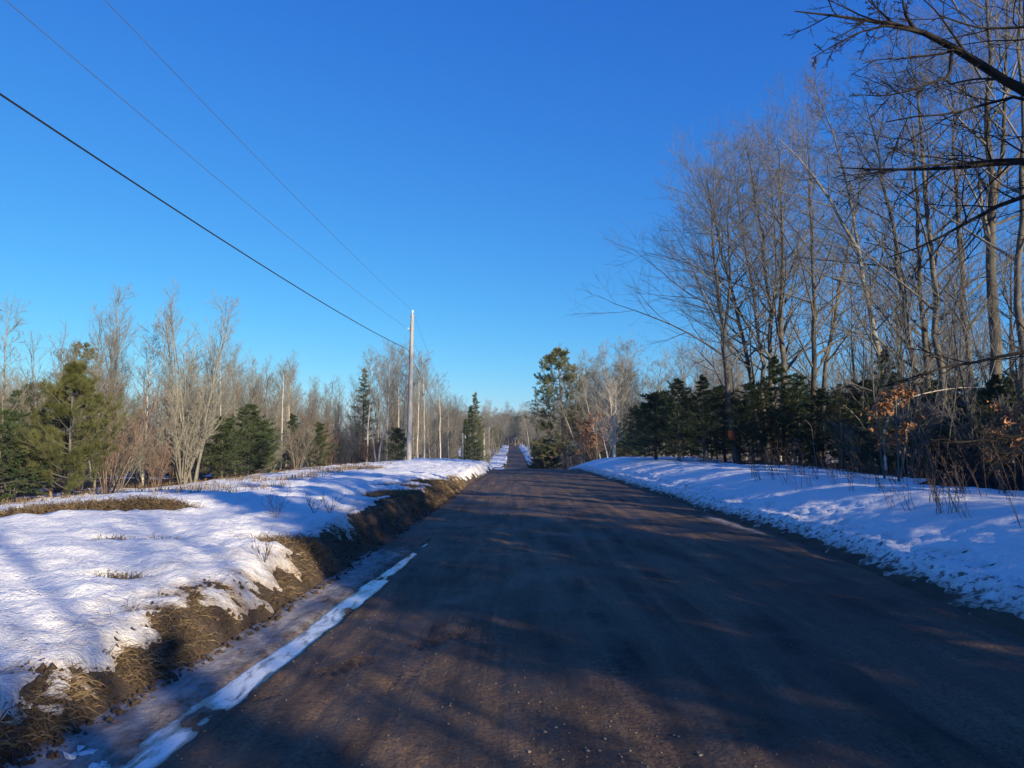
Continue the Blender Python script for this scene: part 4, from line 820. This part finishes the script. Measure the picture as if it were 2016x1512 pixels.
woods(29, 9, lambda y, u: 13 + 22 * u, 22, 46, MAPLE, 1.8, RW, 'tall bare tree in the right woods', 'tree', 'maple_tree', 0.75, 1.05, 1.0, marks=RIGHT, ok=lambda x, y: x > 0.52 * y)
nr = lambda y, u: 8.2 + 40 * u ** 1.6
for k, (kinds, n, lab) in enumerate([(ROUND, 34, 'round-crowned bare tree beyond the rise'), (MAPLE + YOUNG, 40, 'bare tree beyond the rise')]):
    woods(30 + k, n, nr, 66, 230, kinds, 1.7, RW2, lab, 'tree', 'maple_tree', 0.8, 1.05, 1.4, marks=RIGHT, grow=160)
woods(33, 40, lambda y, u: 9.8 + 12 * u, 17, 62, SHADED_BRUSH, 0.8, 'leafless brush in the right woods', 'leafless brush shrub', 'shrub', 'brush_shrub', 0.5, 1.0, 1.2, marks=RIGHT, ok=lambda x, y: x > 0.46 * y or x > 14)
woods(34, 46, lambda y, u: 6.8 + 6 * u, 64, 260, BRUSH, 1.2, 'brush beside the far road on the right', 'leafless brush beyond the rise beside the far road on the right', 'shrub', 'brush_shrub', 0.9, 1.7, 1.2)
sd = lambda rgs, x: x
_sg = np.random.default_rng(99)
def both(a, w): return lambda y, u: (a + w * u ** 1.5) * (-1 if _sg.random() < 0.5 else 1) + 1.0
woods(35, 110, both(7.0, 26), 200, 540, ROUND + MAPLE, 2.2, 'bare trees along the distant road', 'bare tree along the distant uphill road', 'tree', 'maple_tree', 1.25, 1.65, 1.0, grow=300)
woods(36, 90, both(7.2, 20), 165, 560, SPRUCE + DPINE, 2.2, 'evergreens along the distant road', 'evergreen along the distant uphill road', 'fir', 'spruce_tree', 0.8, 1.25, 0.9, grow=300)
woods(37, 60, lambda y, u: -26 + 52 * u, 548, 640, SPRUCE + DPINE + MAPLE[:1], 2.2, 'trees closing the end of the road', 'tree closing the view at the end of the road', 'tree', 'spruce_tree', 1.2, 1.6, 1.0, grow=800)
woods(38, 44, lambda y, u: 10.8 + 12 * u, 17, 42, FIR, 1.0, 'firs in the right undergrowth', 'dark fir in the right undergrowth', 'fir', 'fir_tree', 0.5, 0.8, 1.0, marks=RIGHT, ok=lambda x, y: x > 0.46 * y)
def far_woods():
    rng = np.random.default_rng(333); g = Geo(); bank = []
    for k in range(5):
        H = 11.0; K = 6; P = trunk_line(rng, H, K, wob=0.04)[None]; R = trunk_rad(H, 0.11, K)[None]; q = Geo(); q.tubes(P, R, 4)
        b1 = sprout(rng, (P, R), 20, 0.2, 1.0, 38, 9, -0.34, 4, 0.6, 0.08, 0.5, 0.012, 0.55, 0.012); q.tubes(*b1, 3)
        b2 = sprout(rng, b1, 8, 0.15, 1.0, 34, 12, -0.42, 2, 0.3, 0.12, 0.6, 0.010, 0.4, 0.012); q.tubes(*b2, 3)
        bank.append((np.concatenate(q.v), q.f, [len(v) for v in q.v]))
    c = 0
    while c < 270:
        y = 32 + 190 * rng.random(); sd = -1 if rng.random() < 0.5 else 1; x = sd * (19 + 70 * rng.random() ** 1.5)
        if abs(x) > 0.85 * y + 6: continue
        if c > 215: y = 565 + 120 * rng.random(); x = -45 + 90 * rng.random()
        V, f, _n = bank[rng.integers(5)]; a = rng.random() * 6.28; s = (0.85 + 0.4 * rng.random()) * (1.5 if y > 500 else (0.62 + 0.38 * float(sstep(45, 120, y)) if x < 0 else 1.0)); R_ = np.array([[math.cos(a), -math.sin(a), 0], [math.sin(a), math.cos(a), 0], [0, 0, 1]]) * s
        W = V @ R_.T + np.array((x, y, surf(x, y) - 0.1)); n0 = g.n; g.v.append(W); g.n += len(W)
        for ff in f: g.f.append(ff + n0)
        c += 1
    tag(link('far_woods', g.mesh('far_woods', M_YTWIG)), 'hazy mass of distant bare woods behind the nearer trees', 'woods', kind='stuff')
far_woods()
for k in range(26):
    rg = np.random.default_rng(900 + k); x = -8 + 18 * (k + rg.random()) / 26; y = 550 + 30 * rg.random(); kd = (ROUND + DPINE)[k % 4]
    plant('maple_tree' if k % 4 < 2 else 'pine_tree', kd, (x, y, surf(x, y) - 0.05), 'tree standing where the distant road ends', 'tree', 'trees closing the end of the road', rg.random() * 6.3, 1.8 + 0.4 * rg.random())
# unseen woods right of the viewpoint: row heights and gaps shaped for road shade
rg = np.random.default_rng(55); y = -34.0
while y < 3.0:
    if not (-4.1 < y < -2.6 or -9.8 < y < -7.3):
        tall = 9.0 if (-7.6 < y < -4.4) else (7.0 if y > -3 else 5.3); k = rg.integers(2); hs = (14.0, 12.0)[k]; x = 10.2 + 1.6 * rg.random(); q = tall / hs * (0.9 + 0.25 * rg.random())
        plant('spruce_tree', SPRUCE[k], (x, y, surf(x, y) - 0.05), 'unseen dense spruce in the row beside the viewpoint, shaped to shade the road', 'fir', 'spruces beside the viewpoint', rg.random() * 6.3, (q * 1.15, q * 1.15, q))
    y += 0.5 + 0.35 * rg.random()
for k in range(24):  # spruces added out of view to darken the right undergrowth
    x = 17 + 11 * rg.random(); y = -3 + 20 * rg.random()
    if x < 0.78 * y + 3: x = 0.78 * y + 3 + 3 * rg.random()
    i = rg.integers(2); q = (6.2 + 2.0 * rg.random()) / (14.0, 12.0)[i]
    plant('spruce_tree', SPRUCE[i], (x, y, surf(x, y) - 0.05), 'unseen spruce beside the viewpoint, added to shade the right undergrowth', 'fir', 'spruces beside the viewpoint', rg.random() * 6.3, (q * 1.25, q * 1.25, q))
for (x, y, q) in [(18.0, -3.5, 1.0)]:  # out of view, added to put the near limbs in shade
    plant('spruce_tree', SPRUCE[0], (x, y, surf(x, y) - 0.05), 'unseen tall spruce beside the viewpoint, added to shade the overhanging limbs', 'fir', 'spruces beside the viewpoint', x, q)
for (x, y, q) in [(11.6, -11.0, 0.85), (12.0, -17.5, 0.85), (13.2, -20.5, 0.95)]:  # unseen trees added for blue shadow bands across the left snow
    plant('maple_tree', MAPLE[int(-y) % 2], (x, y, surf(x, y) - 0.05), 'unseen bare tree behind the spruce row, added to throw shadow bands on the left snow', 'tree', 'trees beside the viewpoint', x * 3, q)
for (x, y, q) in [(12.6, 11.2, 0.85), (13.6, 12.4, 0.8), (14.6, 11.0, 0.95)]:  # firs added outside the frame to shade the stumps and logs
    plant('fir_tree', FIR[1], (x, y, surf(x, y) - 0.05), 'unseen fir just outside the right picture edge, added to shade the stumps', 'fir', 'spruces beside the viewpoint', x * 2, q)
woods(57, 12, lambda y, u: 17 + 22 * u, -60, 14, MAPLE, 2.2, 'trees beside the viewpoint', 'bare tree in the woods beside the viewpoint on the right', 'tree', 'maple_tree', 0.7, 1.0, 1.0)

# ------------------------------------------------------------------ weeds, shrubs, grass, litter
def weed(seed, n, H):
    rng = np.random.default_rng(seed); g = Geo(); a = rng.random(n) * 6.28; P0 = np.stack([np.cos(a) * 0.12 * rng.random(n), np.sin(a) * 0.12 * rng.random(n), np.full(n, -0.03)], 1)
    d = np.stack([rng.normal(size=n) * 0.18 - 0.16, rng.normal(size=n) * 0.15, np.ones(n)], 1); L = H * (0.5 + 0.7 * rng.random(n)); P = [P0]
    for k in range(5): d = d + rng.normal(size=(n, 3)) * 0.06; d /= np.linalg.norm(d, axis=1, keepdims=True); P.append(P[-1] + d * (L / 5)[:, None])
    P = np.stack(P, 1); R = np.linspace(0.0034, 0.0018, 6)[None].repeat(n, 0); g.tubes(P, R, 4)
    b = sprout(rng, (P, R), 3, 0.45, 1.0, 35, 10, -0.22, 4, 0.2, 0.1, 0.8, 0.0022, 0.3, 0.02); g.tubes(*b, 3)
    g1 = leaves(rng, b[0][:, -1], 2 * n, 0.035); return [('stalks', g.mesh('stalks', M_WEED)), ('seed_heads', g1.mesh('seed_heads', M_WEED))]
WEED = [weed(700, 5, 0.75), weed(701, 8, 0.6), weed(702, 3, 0.9), weed(703, 6, 0.45)]
for k in range(58):
    px, d = 1400 + 640 * RNG.random(), 0
    x = 6.0 + 2.9 * RNG.random(); d = x * F_ / (px - 1008)
    if d < 8.2 or d > 25: continue
    plant('dry_weed', WEED[k % 4], (x, d, surf(x, d)), 'dry weed stalks on the right snowbank, ' + where(x, d, [(a, t.replace('behind', 'in front of')) for a, t in RIGHT]), 'weed', 'weeds on the right snowbank', RNG.normal() * 0.5, 0.8 + 0.6 * RNG.random())
def twigbush(seed, H, n):
    rng = np.random.default_rng(seed); ST, RD = [], []
    for k in range(n):
        a = rng.random() * 6.28; l = 0.35 + 0.5 * rng.random(); q = trunk_line(rng, H * (0.6 + 0.5 * rng.random()), 6, (math.cos(a) * l, math.sin(a) * l), 0.12); q[:, 2] -= 0.03; ST.append(q); RD.append(np.linspace(0.0034, 0.0018, 6))
    P, R = np.stack(ST), np.stack(RD); g = Geo(); g.tubes(P, R, 4); g1 = Geo(); b = sprout(rng, (P, R), 5, 0.3, 1.0, 38, 10, -0.35, 4, 0.3, 0.1, 0.8, 0.0022, 0.3, 0.02); g1.tubes(*b, 3)
    return [('stems', g.mesh('stems', M_WEED)), ('twigs', g1.mesh('twigs', M_WEED))]
TB = [twigbush(710, 0.40, 8), twigbush(711, 0.32, 6)]
for (x, y, i, s, lab) in [(-3.35, 10.6, 0, 1.0, 'spreading leafless twig bush on the left bank, nearest of three'), (-3.0, 11.3, 1, 1.0, 'small leafless twig bush on the left bank, middle of three'), (-3.0, 12.2, 0, 0.8, 'leafless twig bush on the left bank, farthest of three'),
        (-2.62, 7.9, 1, 0.9, 'small twig tuft at the lip of the left bank'), (-3.25, 3.9, 1, 0.7, 'few bare twigs sticking from the near left snow'), (-3.6, 5.0, 1, 0.45, 'tiny bare twig in the middle of the left snow')]:
    plant('twig_bush', TB[i], (x, y, surf(x, y)), lab, 'shrub', 'leafless twig bushes on the left bank', RNG.random() * 6, s)
for k in range(34):
    x = -6.5 - 5.0 * RNG.random(); y = 13 + 22 * RNG.random()
    if x < -0.72 * y: continue
    plant('dry_weed', WEED[k % 4], (x, y, surf(x, y)), 'reddish dry weeds scattered over the left snowfield', 'weed', 'weeds on the left snowfield', RNG.random() * 6, 0.35 + 0.4 * RNG.random())

def grass():
    rng = np.random.default_rng(800); P, D, L = [], [], []
    n = 52000; y = 2.2 + 25 * rng.random(n) ** 1.7; x = xl(y) - 1.15 * rng.random(n)
    s = snow_depth(x, y); g = ground(x, y); dens = fbm(x * 2.3, y * 2.3, 801, 3); tall = sstep(-0.12, 0.25, fbm(x * 0.9, y * 0.55, 803, 3) + 0.05)
    ok = (s < 0.025) & (dens > -0.2) & (xl(y) - x > 0.08)
    P.append(np.stack([x, y, g - 0.01], 1)[ok]); m = ok.sum()
    D.append(np.stack([0.55 + rng.normal(size=m) * 0.55, rng.normal(size=m) * 0.55 - 0.1, -0.15 + 0.6 * rng.random(m)], 1)); L.append((0.035 + 0.10 * tall[ok]) * (0.5 + rng.random(m)))
    for (hx, hy, sx, sy, a, dep) in BARE:
        n = int(2600 * sx); u = rng.normal(size=n) * sx * 0.62; v = rng.normal(size=n) * sy * 0.75; x = hx + u * math.cos(a) - v * math.sin(a); y = hy + u * math.sin(a) + v * math.cos(a)
        ok = snow_depth(x, y) < 0.03; m = ok.sum(); P.append(np.stack([x, y, ground(x, y) - 0.01], 1)[ok]); D.append(np.stack([rng.normal(size=m) * 0.7, rng.normal(size=m) * 0.5 - 0.3, 0.25 + 0.5 * rng.random(m)], 1)); L.append(0.10 + 0.14 * rng.random(m))
    n = 30000; y = 14 + 24 * rng.random(n); x = -5.5 - 7 * rng.random(n); ok = (fbm(x * 0.5, y * 1.2, 806, 3) > 0.22) & (x > -0.75 * y); m = ok.sum()
    P.append(np.stack([x, y, ground(x, y) + np.maximum(0, snow_depth(x, y)) - 0.02], 1)[ok]); D.append(np.stack([rng.normal(size=m) * 0.3, rng.normal(size=m) * 0.3, np.ones(m)], 1)); L.append(0.08 + 0.22 * rng.random(m))
    P, D, L = map(np.concatenate, (P, D, L)); D /= np.linalg.norm(D, axis=1, keepdims=True); s = np.cross(D, rng.normal(size=D.shape)); s /= np.linalg.norm(s, axis=1, keepdims=True); w = (0.0022 + 0.0022 * rng.random(len(P)))[:, None] * (1 + np.maximum(0, P[:, 1:2] - 8) * 0.06); L = L[:, None]
    mid = P + D * L * 0.55; tip = P + D * L + np.array((0.0, 0, -0.30)) * L; V = np.stack([P - s * w, P + s * w, mid + s * w * 0.8, mid - s * w * 0.8, tip], 1); k = np.arange(len(P) * 5).reshape(-1, 5)
    me = build_mesh('dry_grass', V, [k[:, [0, 1, 2, 3]], k[:, [3, 2, 4]]], True, [M_STRAW]); tag(link('dry_grass', me), 'matted straw-coloured dry grass on the thawed left bank', 'grass', kind='stuff')
grass()

def litter():
    rng = np.random.default_rng(820); n = 26000; y = 13 + 36 * rng.random(n) ** 1.2; x = 8.8 + 9 * rng.random(n); ok = (fbm(x * 0.7, y * 0.7, 821, 3) > -0.12 + 0.5 * sstep(10.5, 8.8, x)); x, y = x[ok], y[ok]
    n2 = 9000; y2 = 17 + 35 * rng.random(n2); x2 = -10.5 - 7 * rng.random(n2); ok = fbm(x2 * 0.7, y2 * 0.7, 823, 3) > 0.0; x = np.concatenate([x, x2[ok]]); y = np.concatenate([y, y2[ok]])
    P = np.stack([x, y, ground(x, y) + np.maximum(0, snow_depth(x, y)) + 0.012], 1); g = leaves(rng, P, len(P), 0.085)
    tag(link('leaf_litter', g.mesh('leaf_litter', M_LITTER)), 'fallen brown leaves along the wood edges', 'leaves', kind='stuff')
litter()

def rocks(name, n, xf, yf, smin, smax, mat, label, cat):
    rng = np.random.default_rng(len(name)); g = Geo(); base = np.array([(1, 0, 0), (-1, 0, 0), (0, 1, 0), (0, -1, 0), (0, 0, 1), (0, 0, -1)], float)
    F = np.array([(0, 2, 4), (2, 1, 4), (1, 3, 4), (3, 0, 4), (2, 0, 5), (1, 2, 5), (3, 1, 5), (0, 3, 5)])
    y = yf(rng, n); x = xf(rng, n, y); z = road_z(x.copy(), y.copy()); s = smin + (smax - smin) * rng.random(n) ** 3
    V = base[None] * (0.6 + 0.6 * rng.random((n, 6, 1))) * s[:, None, None] * np.array((1, 1, 0.7)) + np.stack([x, y, z + s * 0.2], 1)[:, None]
    FF = F[None] + (np.arange(n) * 6)[:, None, None]; g.add(V.reshape(-1, 3), FF.reshape(-1, 3)); tag(link(name, g.mesh(name, mat, False)), label, cat, kind='stuff')
rocks('gravel', 6500, lambda r, n, y: xl(y) + 0.3 + 6.0 * r.random(n), lambda r, n: 2.6 + 16 * r.random(n) ** 2, 0.002, 0.011, M_STONE, 'loose small stones scattered on the road', 'gravel')

rocks('pebbles', 90, lambda r, n, y: 0.05 + 0.95 * r.random(n), lambda r, n: 3.35 + 0.9 * r.random(n), 0.004, 0.020, mat_plain('pale_stone', (0.19, 0.165, 0.14), 0.8, 0.0, 0.5, 30), 'patch of pale loose pebbles on the near road', 'gravel')
def bank_clods():
    rng = np.random.default_rng(77); n = 5200; y = 2.4 + 22 * rng.random(n) ** 1.6; x = xl(y) - 0.75 * rng.random(n) + 0.12; ok = snow_depth(x, y) < 0.03; x, y = x[ok], y[ok]; n = len(x)
    base = np.array([(1, 0, 0), (-1, 0, 0), (0, 1, 0), (0, -1, 0), (0, 0, 1), (0, 0, -1)], float); F = np.array([(0, 2, 4), (2, 1, 4), (1, 3, 4), (3, 0, 4), (2, 0, 5), (1, 2, 5), (3, 1, 5), (0, 3, 5)]); s = 0.006 + 0.028 * rng.random(n) ** 3
    z = np.maximum(ground(x, y), road_z(x.copy(), y.copy())); V = base[None] * (0.55 + 0.7 * rng.random((n, 6, 1))) * s[:, None, None] + np.stack([x, y, z + s * 0.25], 1)[:, None]; g = Geo(); g.add(V.reshape(-1, 3), (F[None] + (np.arange(n) * 6)[:, None, None]).reshape(-1, 3))
    tag(link('soil_clods', g.mesh('soil_clods', M_GROUND, True)), 'crumbs of dark soil on the cut left bank', 'soil', kind='stuff')
    n = 900; y = 2.4 + 24 * rng.random(n) ** 1.5; x = xl(y) - 0.7 * rng.random(n) + 0.2; P = np.stack([x, y, np.maximum(np.maximum(ground(x, y), road_z(x.copy(), y.copy())), ground(x, y) + snow_depth(x, y)) + 0.012], 1); ok = snow_depth(x, y) < 0.04; P = P[ok]
    g = leaves(rng, P, len(P), 0.032); tag(link('bank_leaves', g.mesh('bank_leaves', M_LITTER)), 'dead brown leaves caught on the left bank', 'leaves', kind='stuff')
bank_clods()

# snow and dirt clods fallen from the left bank
def clod(seed, r, mat, flat=0.65):
    rng = np.random.default_rng(seed); nu, nv = 9, 6; V = []
    for j in range(nv + 1):
        th = math.pi * j / nv
        for i in range(nu):
            ph = 2 * math.pi * i / nu; k = r * (0.7 + 0.6 * rng.random()); V.append((k * math.sin(th) * math.cos(ph), k * math.sin(th) * math.sin(ph), k * flat * math.cos(th)))
    i = np.arange((nv + 1) * nu).reshape(nv + 1, nu); n = np.roll(i, -1, 1); g = Geo(); g.add(np.array(V), np.stack([i[:-1], i[1:], n[1:], n[:-1]], -1).reshape(-1, 4)); return g.mesh('clod', mat, False)
SN = [clod(900 + k, 0.07, M_SNOW) for k in range(4)]; DC = [clod(910 + k, 0.035, M_GROUND) for k in range(3)]
for k, (px, py, s, lab) in enumerate([(200, 1395, 1.5, 'largest broken slab of icy snow at the foot of the near left bank'), (228, 1415, 0.9, 'icy snow lump at the right end of the broken slabs'), (178, 1402, 1.0, 'icy snow lump left of the largest broken slab'), (205, 1425, 0.6, 'small icy snow lump below the largest slab'), (150, 1420, 0.7, 'small icy snow lump at the edge of the dark sod'), (182, 1432, 0.45, 'tiny icy snow lump on the dark sod')]):
    d = 1.45 * F_ / (py - 872); x = (px - 1008) / F_ * d; o = link('snow_chunk', SN[k % 4], None, (x, d, surf(x, d) + 0.015)); o.scale = (s, s, s * 0.8); o.rotation_euler = (0.4 * k, 0.3 * k, k * 1.1); tag(o, lab, 'snow', 'broken snow lumps on the near left bank')

# thin winter haze between the viewpoint and the far woods
bm = Geo(); x0, x1, y0, y1, z0, z1 = -430, 430, -75, 715, -9.0, 42.0
bm.add([(x0, y0, z0), (x1, y0, z0), (x1, y1, z0), (x0, y1, z0), (x0, y0, z1), (x1, y0, z1), (x1, y1, z1), (x0, y1, z1)], [(3, 2, 1, 0), (4, 5, 6, 7), (0, 1, 5, 4), (1, 2, 6, 5), (2, 3, 7, 6), (3, 0, 4, 7)])
mh = bpy.data.materials.new('haze'); mh.use_nodes = True; hn = mh.node_tree; hn.nodes.remove(hn.nodes['Principled BSDF'])
pv = hn.nodes.new('ShaderNodeVolumePrincipled'); pv.inputs['Color'].default_value = (0.74, 0.85, 1.0, 1); pv.inputs['Density'].default_value = 0.00028; pv.inputs['Anisotropy'].default_value = 0.2
hn.links.new(pv.outputs[0], hn.nodes['Material Output'].inputs['Volume'])
tag(link('haze', bm.mesh('haze', mh, False)), 'thin blue winter haze over the far woods', 'haze', kind='stuff')
SC.cycles.volume_bounces = 0
